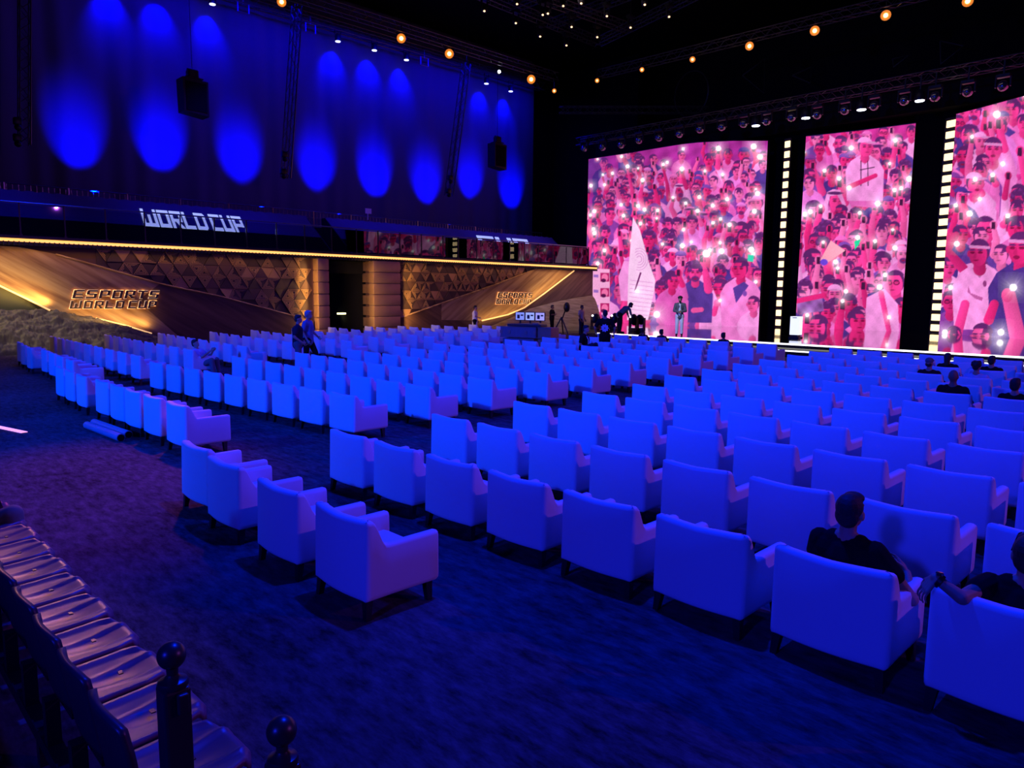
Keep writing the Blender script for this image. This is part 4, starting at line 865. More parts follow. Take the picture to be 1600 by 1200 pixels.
person(cv, *z(830,1075), 16, 3, 0, 0, 'short', None, seed=1); person(cv, *z(955,1075), 20, 2, 2, -1, 'short', None, seed=2)
for k, (x, y, r) in enumerate([(1022,82,8),(1048,303,5),(1003,352,5),(925,372,5),(945,460,4),(838,488,4.4),(900,525,6.5),(1070,535,5),(843,660,6),(815,855,5),(1095,855,8),(790,1055,6),(785,1110,6),(1040,1055,7),(1002,1100,7)]): cv.flash(*z(x, y), r*.72, .2+.25*(k % 4))
cv.build('LED_screen', 'right screen cut by the picture edge, showing a man in a headband and white T-shirt').name = 'led_screen'
# white stool-like lectern box on the stage
p = onz(1243, 528, SZ); t = empty('lectern', p); tag(t, 'white glowing lectern box standing on the stage before the middle screen', 'lectern')
mb = MB(); mb.box((0,0,.03), (.46,.42,.06)); mb.box((0,0,.10),(.30,.28,.1)); mb.build('base', 'black_metal', t)
mb = MB(); mb.bbox((0,0,.15+.40), (.42,.36,.82), .015); mb.build('body', 'stool_white', t)
mb = MB(); mb.box((0,-.185,.90), (.2,.012,.03)); mb.build('plate', 'steel', t)
# moving heads standing on the stage at left
for k, (x, y) in enumerate([(930,511),(960,511),(990,514),(1000,514)]):
    p = onz(x, y+4, SZ); t = empty('floor_stage_light', p); tag(t, f'black moving-head lamp standing {ORD[k]} from the left on the stage before the left screen', 'stage light', 'lamps standing on the stage')
    mb = MB(); mb.bbox((0,0,.09), (.42,.38,.18), .03); mb.build('base', 'black_metal', t)
    mb = MB(); mb.box((-.24,0,.42), (.06,.16,.55)); mb.box((.24,0,.42), (.06,.16,.55)); mb.build('yoke', 'black_metal', t)
    mb = MB(); mb.ball((0,0,.60), (.2,.22,.30), 14, 9, Matrix.Rotation(.5*(k-1.5), 3, 'X')); mb.build('head', 'black_metal', t, smooth=True)
    mb = MB(); mb.ball((-.05,-.18,.74), .05); mb.build('lens', 'lens_white', t)
def V3(px, rng): d = ray(px, 520); k = rng/math.hypot(d[0], d[1]); return Vector((d[0]*k, d[1]*k, 0))
# ------------------------------------------------------------------ control desk
p = onz(822, 531, 0); p = Vector((-23.3, 23.6, 0)); p = onz(824, 548, 0)
D = empty('control_desk', p); D.rotation_euler = (0,0,.25); tag(D, 'control desk of blue flight cases carrying three monitors', 'desk')
mb = MB(); mb.bbox((-.25,0,.30), (1.5,.7,.44), .02); mb.bbox((-.25,0,.78), (1.7,.75,.42), .02); mb.build('case', 'case_blue', D)
mb = MB(); mb.bbox((.95,.05,.78), (.62,.7,.42), .02); mb.bbox((.95,.05,.32), (.6,.68,.4), .02); mb.build('side_case', 'case_orange', D)
mb = MB()
for z_ in (.57, .99): mb.box((-.25,-.37,z_), (1.72,.03,.03)); mb.box((.95,-.31,z_), (.64,.03,.03))
for x in (-1.05,-.65,.15,.55): mb.box((x,-.385,.78), (.12,.02,.14))
mb.build('corner_fittings', 'steel', D)
for x in (-.95,.4,.75,1.15):
    mb = MB(); mb.lathe([(.05,-.02),(.05,.02)], (x,-.25,.05), 10, rot=Matrix.Rotation(PI/2, 3, 'Y')); mb.build('castor', 'black_metal', D)
mb = MB(); mb.bbox((.0,-.05,1.06), (1.6,.55,.10), .02); mb.build('console', 'case_dark', D)
for k in range(3):
    x = -.48+.48*k; T = MB(); T.bbox((x,.2,1.42), (.46,.04,.36), .01); T.box((x,.22,1.2), (.06,.05,.2)); o = T.build('monitor', 'black_metal', D)
    mb = MB(); mb.box((x,.176,1.42), (.41,.008,.31)); mt = mat('monitor_%d' % k, (.5,.6,.7), emit=[(.30,.36,.46),(.45,.55,.55),(.5,.45,.5)][k], es=.7); mb.build('display', 'monitor_%d' % k, o)
    mb = MB(); mb.box((x-.07,.17,1.40), (.12,.006,.16)); mb.box((x+.1,.17,1.46), (.12,.006,.06)); mb.build('window_shape', 'case_dark', o)
mb = MB(); mb.box((0,-.15,1.125), (.5,.2,.02)); mb.box((.5,-.1,1.14), (.3,.25,.05)); mb.build('keyboard', 'led_white' if False else 'steel', D)
# tripod light leaning by the wall
p = onz(877, 516, 0)*0+V3(877, 43.6)
t = empty('camera_stand', p); tag(t, 'thin black stand with a round head near the sand mound', 'stand')
mb = MB(); 
for a in (0, 2.1, 4.2): mb.tube([(0,0,1.0),(.55*math.cos(a),.55*math.sin(a),0)], .04, 6)
mb.tube([(0,0,.8),(.25,.1,1.5)], .04, 6); mb.build('legs', 'black_metal', t)
mb = MB(); mb.ball((.3,.12,1.6), (.2,.2,.3)); mb.build('head', 'black_metal', t, smooth=True)
# floor pieces left
A = onz(0, 668, .006); B = onz(38, 676, .006); d = (B-A).normalized(); A = A-d*1.2; s = d.cross(Vector((0,0,1)))*.05
mb = MB(); mb.prism([A-s, B-s, B+s, A+s], (0,0,.012)); o = mb.build('floor_marker', 'tape_glow'); tag(o, 'pale pink glowing marker strip lying on the carpet at the left edge', 'floor marker')
for k, (a, b_) in enumerate([((136,664),(189,684)), ((147,660),(201,679))]):
    A, B = onz(*a, .06), onz(*b_, .06); mb = MB(); mb.tube([A, B], .062, 14); d = (B-A).normalized()
    t = empty('carpet_roll_tube', (0,0,0)); tag(t, ['front one of two blue-lit tubes lying on the carpet', 'rear one of two blue-lit tubes lying on the carpet'][k], 'tube', 'tubes on the carpet'); mb.build('tube_wall', 'tube_blue', t, smooth=True)
    mb = MB(); mb.tube([B+d*.001, B+d*.012], .052, 14); mb.build('open_end', 'void_black', t)
# ------------------------------------------------------------------ people
def blob(name, caps, voxel, mats, parent=None, smooth_it=4, extra=None):
    """one continuous surface grown round tapered limbs (remeshed into a single skin)"""
    mb = MB()
    for c in caps:
        if c[0] == 'e': mb.ball(c[1], c[2], 14, 9, c[3] if len(c) > 3 else None)
        else:
            _, a, b_, ra, rb = c; a, b_ = Vector(a), Vector(b_); n = 10; L_ = (b_-a).length
            if L_ < 1e-4: continue
            t = (b_-a).normalized(); pts = []; rs = []
            for k in (-1, -.8, -.4, 0): pts.append(a+t*ra*k); rs.append(ra*math.sqrt(max(.01, 1-k*k)))
            for k in (0, .4, .8, 1): pts.append(b_+t*rb*k); rs.append(rb*math.sqrt(max(.01, 1-k*k)))
            mb.tube(pts, rs, n)
    if extra: extra(mb)
    tmp = mb.build('tmp', mats, None, fix=False)
    md = tmp.modifiers.new('r', 'REMESH'); md.mode = 'VOXEL'; md.voxel_size = voxel
    ms = tmp.modifiers.new('s', 'SMOOTH'); ms.factor = .5; ms.iterations = smooth_it
    dg = bpy.context.evaluated_depsgraph_get(); me = bpy.data.meshes.new_from_object(tmp.evaluated_get(dg))
    me.polygons.foreach_set('use_smooth', [True]*len(me.polygons)); me.name = name
    me.materials.clear(); me.materials.append(M[mats])
    bpy.data.objects.remove(tmp, do_unlink=True)
    o = bpy.data.objects.new(name, me); C.objects.link(o)
    if parent is not None: o.parent = parent
    return o
def V(*a): return Vector(a)
def hand_caps(w, dirv, palm, curl=.5, sc=1.0, side=1):
    """palm plus five fingers; w wrist, dirv along the hand, palm = facing of the palm"""
    w, dirv, palm = Vector(w), Vector(dirv).normalized(), Vector(palm); palm = (palm-dirv*palm.dot(dirv)).normalized(); ac = dirv.cross(palm)*side
    out = []
    for k in range(4):
        base = w+dirv*.088*sc+ac*(.034-.0235*k)*sc; out.append(('c', w+ac*(.02-.013*k)*sc, base, .0155*sc, .0120*sc))
        ln = (.040,.045,.042,.033)[k]*sc; p = base; dd = dirv.copy(); r = .0086*sc; dirk = (dirv+ac*(.16-.11*k)).normalized()
        for q in range(3):
            a = curl*(.45+.35*q); dd = (dirk*math.cos(a*(1 if q else .7))+palm*math.sin(a*(1 if q else .7))).normalized() if q == 0 else (dd*math.cos(.55*curl+.1)+palm*math.sin(.55*curl+.1)-dirv*math.sin(.3*curl)).normalized()
            nx = p+dd*ln*(1,.68,.5)[q]; out.append(('c', p, nx, r, r*.9)); p = nx; r *= .9
    tb = w+dirv*.03*sc+ac*.033*sc; t1 = tb+(dirv*.55+ac*.7+palm*.25).normalized()*.042*sc; t2 = t1+(dirv*.85+ac*.15+palm*.4*curl).normalized()*.034*sc
    out += [('c', w+ac*.012*sc, tb, .017*sc, .0145*sc), ('c', tb, t1, .0135*sc, .0115*sc), ('c', t1, t2, .0112*sc, .009*sc)]
    return out
def person_fig(name, label, loc, rz, pose='stand', h=1.75, top='cloth_black', bottom='cloth_black', skin='skin', hair='hair', style='short', arms=None, lean=0, turn=0, legs=True, voxel=.016, sleeve='short', extra=None, head_off=None, shirt_long=.0, hip=None, sit_fwd=0, group=None, sl=.70):
    s = h/1.75
    if pose == 'stand': hp = V(0, 0, .93); leg = [[V(sx*.095,0,.90), V(sx*.105,.02,.50), V(sx*.11,-.02,.09), V(sx*.12,.12,.035)] for sx in (-1,1)]
    elif pose == 'walk': hp = V(0,0,.93); leg = [[V(-.09,0,.90), V(-.10,.18,.52), V(-.10,.12,.09), V(-.11,.26,.05)], [V(.09,0,.90), V(.10,-.02,.50), V(.11,-.26,.13), V(.11,-.16,.04)]]
    else:
        hp = V(0, .12, .32); leg = [[V(sx*.10,.14,.34), V(sx*.13,.50,.50), V(sx*.13,.54,.09), V(sx*.14,.66,.04)] for sx in (-1,1)]
    if hip: hp = V(*hip)
    R_ = Matrix.Rotation(lean, 3, 'X'); T_ = Matrix.Rotation(turn, 3, 'Z')
    up = lambda x, y, z: hp+T_@(R_@V(x, y, z))       # torso coordinates above the hips
    ch, nk, hd = up(0, .0, .36), up(0, .005, .53), up(0, .03, .69)
    if head_off: hd = hd+V(*head_off)
    shl, shr = up(-.185, 0, .46), up(.185, 0, .46)
    body = [('c', up(0,0,.0), up(0,0,.20), .135, .125), ('c', up(0,0,.2), ch, .125, .14), ('c', up(-.12,0,.42), up(.12,0,.42), .085, .085), ('c', nk-V(0,0,.05), (nk+hd)/2, .058, .054), ('c', up(-.1,0,.48), nk, .05, .055), ('c', up(.1,0,.48), nk, .05, .055)]
    HR = T_@Matrix.Rotation(lean*.6, 3, 'X')
    hl = lambda x, y, z: hd+HR@V(x, y, z)
    head = [('e', hl(0,-.008,.015), (.077,.097,.105), HR), ('e', hl(0,.03,-.045), (.058,.07,.075), HR), ('e', hl(0,.092,-.085), (.025,.02,.018)), ('c', hl(0,.085,.0), hl(0,.112,-.035), .011, .016), ('e', hl(-.08,-.005,-.015), (.012,.022,.033)), ('e', hl(.08,-.005,-.015), (.012,.022,.033)), ('c', hl(-.04,.084,.025), hl(.04,.084,.025), .012, .012), ('c', hl(-.022,.088,-.066), hl(.022,.088,-.066), .009, .009)]
    body += head
    A = arms or {}
    ar = {}
    for sd, sh, sx in (('l', shl, -1), ('r', shr, 1)):
        e, w = A.get(sd, ((sx*.25, -.03, .18), (sx*.25, .10, -.06)))[:2]
        e, w = (hp+T_@V(*e)), (hp+T_@V(*w)); dr = A[sd][2] if sd in A and len(A[sd]) > 2 else None
        d = (T_@V(*dr)) if dr else (w-e).normalized()
        pl = T_@V(*(A[sd][3])) if sd in A and len(A[sd]) > 3 else T_@V(-sx, .25, 0)
        body += [('c', sh, e, .052, .042), ('c', e, w, .042, .028)] + hand_caps(w, d, pl, .55, 1.0, sx)
        ar[sd] = (sh, e, w)
    for lg in leg: body += [('c', lg[0], lg[1], .085, .058), ('c', lg[1], lg[2], .058, .04), ('c', lg[2]+V(0,0,-.02), lg[3], .042, .035)]
    sc_ = lambda cs: [(c[0], c[1]*s, *( (tuple(q*s for q in c[2]),)+tuple(c[3:]) if c[0] == 'e' else (c[2]*s, c[3]*s, c[4]*s))) for c in [(c[0], Vector(c[1]), *( (c[2],)+tuple(c[3:]) if c[0] == 'e' else (Vector(c[2]), c[3], c[4]))) for c in cs]]
    root = blob(name, sc_(body), voxel, skin, None, 3); root.name = name; root.location = loc; root.rotation_euler = (0,0,rz); tag(root, label, 'person', group)
    # clothes
    g = .014
    tp = [('c', up(0,0,-.06-shirt_long), up(0,0,.20), .150+g, .138+g), ('c', up(0,0,.2), ch, .138+g, .152+g), ('c', up(-.12,0,.42), up(.12,0,.42), .090+g, .090+g), ('c', up(-.09,0,.49), nk-V(0,0,.045), .05+g, .058), ('c', up(.09,0,.49), nk-V(0,0,.045), .05+g, .058)]
    for sd in 'lr':
        sh, e, w = ar[sd]
        if sleeve == 'short': tp.append(('c', sh, sh.lerp(e, sl), .060+g, .056+g))
        else: tp += [('c', sh, e, .058+g, .050+g), ('c', e, e.lerp(w, .9), .050+g, .038+g)]
    blob('t_shirt' if sleeve == 'short' else 'jacket', sc_(tp), voxel, top, root, 3)
    bt = [('c', up(-.06,0,-.05), up(.06,0,-.05), .135+g*.6, .135+g*.6)]
    for lg in leg: bt += [('c', lg[0], lg[1], .092+g, .066+g), ('c', lg[1], lg[2]+V(0,0,.02), .066+g, .052+g)]
    blob('trousers', sc_(bt), voxel, bottom, root, 3)
    for lg in leg: blob('shoe', sc_([('c', lg[2]+V(0,-.03,-.035), lg[3]+V(0,.05,0), .048, .042)]), voxel*.8, 'cloth_black', root, 2)
    # hair
    if style == 'short': hc = [('e', hl(0,-.022,.040), (.086,.098,.094), HR), ('e', hl(0,-.062,-.01), (.078,.052,.085), HR), ('e', hl(0,.045,.085), (.07,.05,.04), HR)]
    elif style == 'curly': hc = [('e', hl(.055*math.cos(a)*1.1, -.03+.06*math.sin(a), .05+.04*((k % 2))), (.05,.05,.055)) for k, a in enumerate(np.linspace(0, 2*PI, 9)[:-1])]+[('e', hl(0,-.02,.08), (.08,.085,.06)), ('e', hl(0,-.07,0), (.07,.045,.07))]
    elif style == 'cap': hc = [('e', hl(0,-.06,-.02), (.076,.045,.06), HR)]
    elif style == 'bald': hc = []
    elif style == 'long': hc = [('e', hl(0,-.022,.04), (.09,.10,.095), HR), ('c', hl(0,-.06,.0), hl(0,-.085,-.16), .075, .06)]
    elif style == 'turban': hc = [('e', hl(0,-.06,-.02), (.076,.045,.06), HR)]
    if hc: blob('hair', sc_(hc), voxel*.8, hair, root, 3)
    if extra: extra(root, hl, up, ar, sc_, s)
    return root
def wear_cap(mt):
    def fx(root, hl, up, ar, sc_, s):
        blob('cap', sc_([('e', hl(0,-.012,.062), (.09,.105,.075)), ('c', hl(-.04,.08,.05), hl(.04,.08,.05), .03, .03), ('e', hl(0,.115,.048), (.06,.06,.012))]), .01, mt, root, 2)
    return fx
def seat_at(key, fwd=.02): (loc, rz) = CH_POS[key]; return (loc[0]-math.sin(rz)*fwd, loc[1]+math.cos(rz)*fwd, 0), rz
# --- foreground man in the second row (right block)
(cl, crz) = CH_POS[('right',0,6)]
base = V(cl[0]-.03, cl[1]+.02, 0)
def fg_extra(root, hl, up, ar, sc_, s):
    w = ar['l'][2]
person_fig('person', 'man in a black T-shirt seated in a near white armchair, back to the camera', base, -.06, 'sit', 1.68, 'cloth_black', 'cloth_black', 'skin', 'hair', 'short', {'r': ((.40,-.03,.17), (.26,.24,.24), (-.6,.5,.5), (-1,.2,0)), 'l': ((-.30,.05,.20), (-.10,.26,.14), (.8,.5,.1), (0,0,1))}, lean=.24, turn=0, voxel=.0055, sl=.50, head_off=(.01,.03,.0))
# --- foreground man at the right edge, arm along the chair back
(cl, crz) = CH_POS[('right',0,7)]
_h = ony(1600, 884, cl[1]+.02); base2 = V(_h.x+.02, cl[1]+.02, 0); print('HEAD2', _h, cl)
def to_local(P, base, rz, hp, s=1.62/1.75): q = (Matrix.Rotation(-rz, 3, 'Z')@(Vector(P)-base))/s; return q-Vector(hp)
rz2 = .10; 
el = ony(1503, 934, cl[1]-.33); wr = ony(1461, 903, cl[1]-.345)
hp2 = (0,.12,.32); e2 = to_local(el, base2, rz2, hp2); w2 = to_local(wr, base2, rz2, hp2)
dr = to_local(ony(1440, 925, cl[1]-.37), base2, rz2, hp2)-w2
def fg2(root, hl, up, ar, sc_, s):
    sh, e, w = ar['l']; d = (w-e).normalized(); w = w*s; q = w-d*.025
    mb = MB(); rot = d.to_track_quat('Z', 'Y').to_matrix(); mb.lathe([(.036,-.013),(.040,-.010),(.040,.010),(.036,.013)], q, 16, rot=rot); o = mb.build('watch_strap', 'black_metal', root, smooth=True)
    mb = MB(); mb.lathe([(.0,.0),(.020,.0),(.020,.012),(.0,.014)], q+rot@V(0,-.0,0)+V(0,-.01,.038), 14); mb.build('watch_face', 'glass_lens', o)
    mb = MB()
    for sx in (-1, 1): mb.ball(hl(sx*.036,.075,.085)*s, (.034,.014,.026), 12, 8); mb.tube([hl(sx*.07,.075,.085)*s, hl(sx*.088,-.02,.02)*s], .004, 6)
    mb.tube([hl(-.01,.09,.085)*s, hl(.01,.09,.085)*s], .004, 6); mb.build('sunglasses', 'glass_lens', root, smooth=True)
person_fig('person', 'man at the right edge stretching his bare arm with a watch along the chair back', base2, rz2, 'sit', 1.62, 'cloth_black', 'cloth_black', 'skin', 'hair', 'short', {'l': (tuple(e2), tuple(w2), tuple(dr), (.1,.3,-1)), 'r': ((.30,.03,.22), (.22,.26,.10))}, lean=.22, voxel=.0055, extra=fg2, sl=.45)
# --- seated audience further up on the right
def cap_white(root, hl, up, ar, sc_, s):
    wear_cap('cloth_grey')(root, hl, up, ar, sc_, s)
    mb = MB(); p = up(0,-.165,.40)*s; mb.box(tuple(p), (.10,.01,.03)); mb.build('back_logo', 'cloth_white', root)
for key, lab, top, style, hr, fx in [
    (('right',8,4), 'person in a dark maroon shirt and grey cap seated among the right rows', 'cloth_maroon', 'cap', 'hair', cap_white),
    (('right',9,4), 'person in black with dark hair seated nearest the stage beside the capped one', 'cloth_black', 'long', 'hair', None),
    (('right',8,5), 'curly-haired person in a pale shirt seated on the right', 'cloth_pale', 'curly', 'hair', None),
    (('right',9,5), 'dark-haired person in a dark shirt seated just behind the stage edge light', 'cloth_black', 'short', 'hair', None),
    (('right',6,5), 'bald broad person in black seated on the right', 'cloth_black', 'bald', 'hair', None),
    (('right',6,6), 'dark-haired person in a black vest seated near the right picture edge', 'cloth_black', 'short', 'hair', None),
    (('right',7,7), 'person in black cut by the right picture edge', 'cloth_black', 'short', 'hair', None)]:
    loc, rz = seat_at(key, -.02); person_fig('person', lab, loc, rz, 'sit', 1.62 if 'bald' not in lab else 1.72, top, 'cloth_black', 'skin_dark' if 'bald' in lab else 'skin', hr, style, lean=.22, voxel=.018, extra=fx, group=None)
# --- heads low before the stage
for k, px in enumerate((1017, 1046, 1117)):
    P = onz(px, 541, .45); dk = min((q for q in CH_POS if q[0] == 'mid' and q[1] == 11), key=lambda q: abs(proj(Vector(CH_POS[q][0])+V(0,0,.6))[0]-px)); loc, rz = seat_at(dk, -.02)
    person_fig('person', ['dark-haired person seated low before the stage, left of the presenter', 'person with flat-topped dark hair seated just below the presenter', 'dark-haired person seated low before the stage, right of the presenter'][k], loc, rz, 'sit', 1.60, 'cloth_black', 'cloth_black', 'skin_dark', 'hair', 'curly' if k == 0 else 'short', lean=.22, voxel=.02)
# --- two men walking in the left aisle
P = onz(464, 566, .62); pa = V(-19.3, 10.25, 0)
def at_px(px, rng): d = ray(px, 520); k = rng/math.hypot(d[0], d[1]); return V(d[0]*k, d[1]*k, 0)
person_fig('person', 'man in a navy polo shirt standing with hands at his hips in the left aisle', at_px(465, 21.6), -.55, 'stand', 1.70, 'cloth_navy', 'cloth_grey', 'skin', 'hair', 'short', {'l': ((-.30,-.10,.20), (-.22,.10,.05)), 'r': ((.30,-.08,.18), (.24,.14,.02))}, voxel=.016)
person_fig('person', 'grey-haired man in a blue shirt walking just beyond the man in navy', at_px(481, 22.6), -.9, 'walk', 1.80, 'cloth_blue', 'cloth_black', 'skin', 'hair_grey', 'short', {'r': ((.24,-.06,.20), (.28,.10,-.04)), 'l': ((-.25,.05,.18), (-.2,.22,.05))}, voxel=.016)
# --- reclining person in the left block
(loc, rz) = seat_at(('left',2,7), .0)
person_fig('person', 'person slumped in a left-block armchair raising a phone with both hands', (loc[0]+.05, loc[1]-.02, -.05), rz-.9, 'sit', 1.65, 'cloth_pale', 'cloth_grey', 'skin', 'hair', 'short', {'r': ((.22,.10,.26), (.08,.34,.46)), 'l': ((-.22,.10,.26), (-.04,.34,.46))}, lean=.35, voxel=.018)
# --- woman in white at the left rear
person_fig('person', 'person in a long white shirt standing alone at the far end of the left block', at_px(742, 40.5), -.9, 'stand', 1.70, 'cloth_white', 'cloth_black', 'skin', 'hair', 'short', {'r': ((.2,.06,.2), (.16,.28,.12))}, voxel=.018, shirt_long=.18)
# --- pair talking
def badge(root, hl, up, ar, sc_, s):
    mb = MB()
    for sx in (-1, 1): mb.tube([up(sx*.06,.10,.47)*s, up(sx*.05,.17,.36)*s, up(sx*.02,.165,.12)*s], .012, 5)
    mb.build('lanyard', 'cloth_white', root)
person_fig('person', 'man in a black T-shirt with a white lanyard perched sideways on a chair, facing right', at_px(907, 24.0)+V(0,0,.22), -1.35, 'sit', 1.75, 'cloth_black', 'cloth_navy', 'skin', 'hair', 'short', {'r': ((.26,.02,.2), (.2,.24,.0)), 'l': ((-.26,.02,.2), (-.16,.25,.0))}, voxel=.016, lean=-.08, extra=badge)
def lotus(root, hl, up, ar, sc_, s):
    mb = MB(); c = up(0,-.172,.22)*s
    for ring, n, r0, r1, w in ((0,9,.03,.145,.040),(1,8,.02,.10,.032)):
        for k in range(n):
            a = 2*PI*k/n+ring*.3; d = V(math.cos(a), 0, math.sin(a)); q = V(-math.sin(a), 0, math.cos(a)); o = V(0, -.004*ring, 0)
            mb.prism([c+d*r0-q*w*.4+o, c+d*(r0+r1)*.55-q*w+o, c+d*r1+o, c+d*(r0+r1)*.55+q*w+o, c+d*r0+q*w*.4+o], (0,.02,0))
    mb.build('flower_print', 'lotus_print', root)
person_fig('person', 'man standing with his back turned in a black T-shirt printed with a big pale flower', at_px(945, 25.6), .65, 'stand', 1.82, 'cloth_black', 'cloth_black', 'skin', 'hair', 'short', {'l': ((-.33,-.04,.22), (-.28,.14,.02)), 'r': ((.33,-.04,.22), (.30,.12,.02))}, voxel=.016, extra=lotus)
# --- far figures by the sand mound
P = onz(862, 516, 0); k_ = 38/math.hypot(P.x, P.y)
person_fig('person', 'dark figure with folded arms standing before the sand mound', at_px(862, 44.3), -1.2, 'stand', 1.72, 'cloth_black', 'cloth_black', 'skin_dark', 'hair', 'short', {'r': ((.24,.08,.22), (-.02,.24,.24)), 'l': ((-.24,.08,.22), (.02,.22,.20))}, voxel=.02)
person_fig('person', 'person in a pale pink T-shirt looking down beside the left screen edge', at_px(908, 43.0), -1.5, 'stand', 1.74, 'cloth_beige', 'cloth_navy', 'skin_dark', 'hair', 'short', {'r': ((.24,.0,.2), (.2,.1,-.05))}, voxel=.02)
# --- stage hand bent over and presenter
p = at_px(968, 36.0)+V(0,0,SZ)
person_fig('person', 'stage hand in grey bending forward over the lamps on the stage', p, -.6, 'stand', 1.74, 'cloth_grey', 'cloth_black', 'skin_dark', 'hair', 'short', {'r': ((.22,.42,.22), (.2,.50,-.04)), 'l': ((-.22,.40,.2), (-.16,.46,-.06))}, lean=-.85, voxel=.018, sleeve='long')
def presenter(root, hl, up, ar, sc_, s):
    blob('turban', sc_([('e', hl(0,-.015,.075), (.115,.12,.07)), ('e', hl(.0,-.01,.11), (.09,.1,.05))]), .012, 'hair', root, 2)
    blob('beard', sc_([('e', hl(0,.072,-.085), (.058,.035,.045)), ('e', hl(0,.08,-.115), (.04,.03,.04))]), .01, 'hair', root, 2)
    blob('shirt_front', sc_([('c', up(0,.10,.45), up(0,.12,.02), .055, .07)]), .014, 'cloth_white', root, 2)
    blob('eye', sc_([('e', hl(-.032,.088,.01), (.014,.008,.01)), ('e', hl(.032,.088,.01), (.014,.008,.01))]), .006, 'hair', root, 1)
person_fig('person', 'bearded presenter in dark jacket and white trousers standing on the stage', at_px(1061, 34.6)+V(0,0,SZ), PI+.58, 'stand', 1.80, 'cloth_grey', 'cloth_white', 'skin', 'hair', 'turban', {'r': ((.25,.04,.18), (.06,.22,.12)), 'l': ((-.25,.04,.18), (-.06,.22,.14))}, voxel=.016, sleeve='long', extra=presenter)
# ------------------------------------------------------------------ tip-up stand seats in the lower left corner and barrier posts
RISE = .0
mb = MB(); mb.box((-9, -.62, .10), (24, 1.72, .2)); mb.box((-9, -1.35, .35), (24, 1.0, .7)); struct('trim_9', mb, 'riser')
for k in range(7):
    x = -1.9-.92*k; mb = MB(); mb.box((x, -.1, .204), (.05, .55, .008)); 
def make_seat():
    t = empty('stand_seat', (0,0,0)); W, D_ = .42, .43
    def grid(fn, nu, nv, th, name, mt, nrm):
        vs = []; fs = []
        for s_ in (0, 1):
            for i in range(nu+1):
                for j in range(nv+1): vs.append(Vector(fn(i/nu, j/nv))-Vector(nrm)*th*s_)
        n = (nu+1)*(nv+1)
        for i in range(nu):
            for j in range(nv): a = i*(nv+1)+j; fs += [(a, a+nv+1, a+nv+2, a+1), (n+a, n+a+1, n+a+nv+2, n+a+nv+1)]
        for i in range(nu): a, b_ = i*(nv+1), i*(nv+1)+nv; fs += [(a, n+a, n+a+nv+1, a+nv+1), (b_, b_+nv+1, n+b_+nv+1, n+b_)]
        for j in range(nv): a, b_ = j, nu*(nv+1)+j; fs += [(a, a+1, n+a+1, n+a), (b_, n+b_, n+b_+1, b_+1)]
        mb = MB(); mb.add(vs, fs); return mb.build(name, mt, t, smooth='all')
    def pan(u, v):
        a = (u-.5)*2; front = v
        w = W/2*(1-.16*max(0, v-.72)/.28*1.0-.05*(1-v)); x = a*w*(1-.10*max(0, v-.8)*abs(a)); y = -.02+D_*v-.05*abs(a)**3*max(0, v-.5)*2
        z = .43+.028*v-.030*math.exp(-((a*1.0)/.55)**2)*math.sin(PI*min(1, v*1.0))+.014*math.exp(-((abs(a)-.22-.32*v)/.07)**2)*(.3+.7*v)-.045*max(0, (v-.9)/.1)**2
        z += .016*max(0, abs(a)-.8)/.2
        return (x, y, z)
    grid(pan, 28, 24, .035, 'seat_pan', 'seat_plastic', (0,0,1))
    mb = MB(); mb.box((0,.20,.442), (.035,.02,.006)); mb.build('drain_slot', 'seat_back_dark', t)
    def back(u, v):
        a = (u-.5)*2; w = W/2*(1-.10*max(0, v-.7)/.3); z = .44+.36*v-.03*abs(a)**3*max(0, v-.6)*2
        return (a*w, -.035-.045*v-.03*(1-a*a)*(.5+.5*v), z)
    grid(back, 18, 14, .03, 'seat_back', 'seat_back_dark', (0,1,0))
    mb = MB(); mb.box((0,-.03,.40), (W*.8,.05,.05)); mb.box((0,-.10,.30), (.06,.06,.26)); mb.build('bracket', 'black_metal', t)
    return t
xs = [onz(x, y, .45) for x, y in [(38,872),(57,893),(90,926),(125,962),(155,1003),(205,1046),(270,1100),(345,1165)]]
S0 = make_seat(); S0.location = (-2.62, .82, 0)
SEATY = .80
for k in range(11):
    x = -2.87-.462*k; lab = f'dark red plastic stand seat, {ORD[k]} from right in the lower left corner'
    if k == 0: S0.location = (x, SEATY, 0); S0['label'] = lab; S0['group'] = 'plastic stand seats in the lower left corner'; S0['category'] = 'stand seat'
    else: dup(S0, (x, SEATY, 0), 0, lab)
mb = MB(); mb.box((-6.2, SEATY-.10, .17), (8.5, .07, .07)); 
for k in range(6): mb.box((-2.6-1.4*k, SEATY-.10, .08), (.06,.06,.16))
o = mb.build('seat_rail', 'black_metal'); tag(o, 'black rail carrying the row of plastic stand seats', 'seat rail')
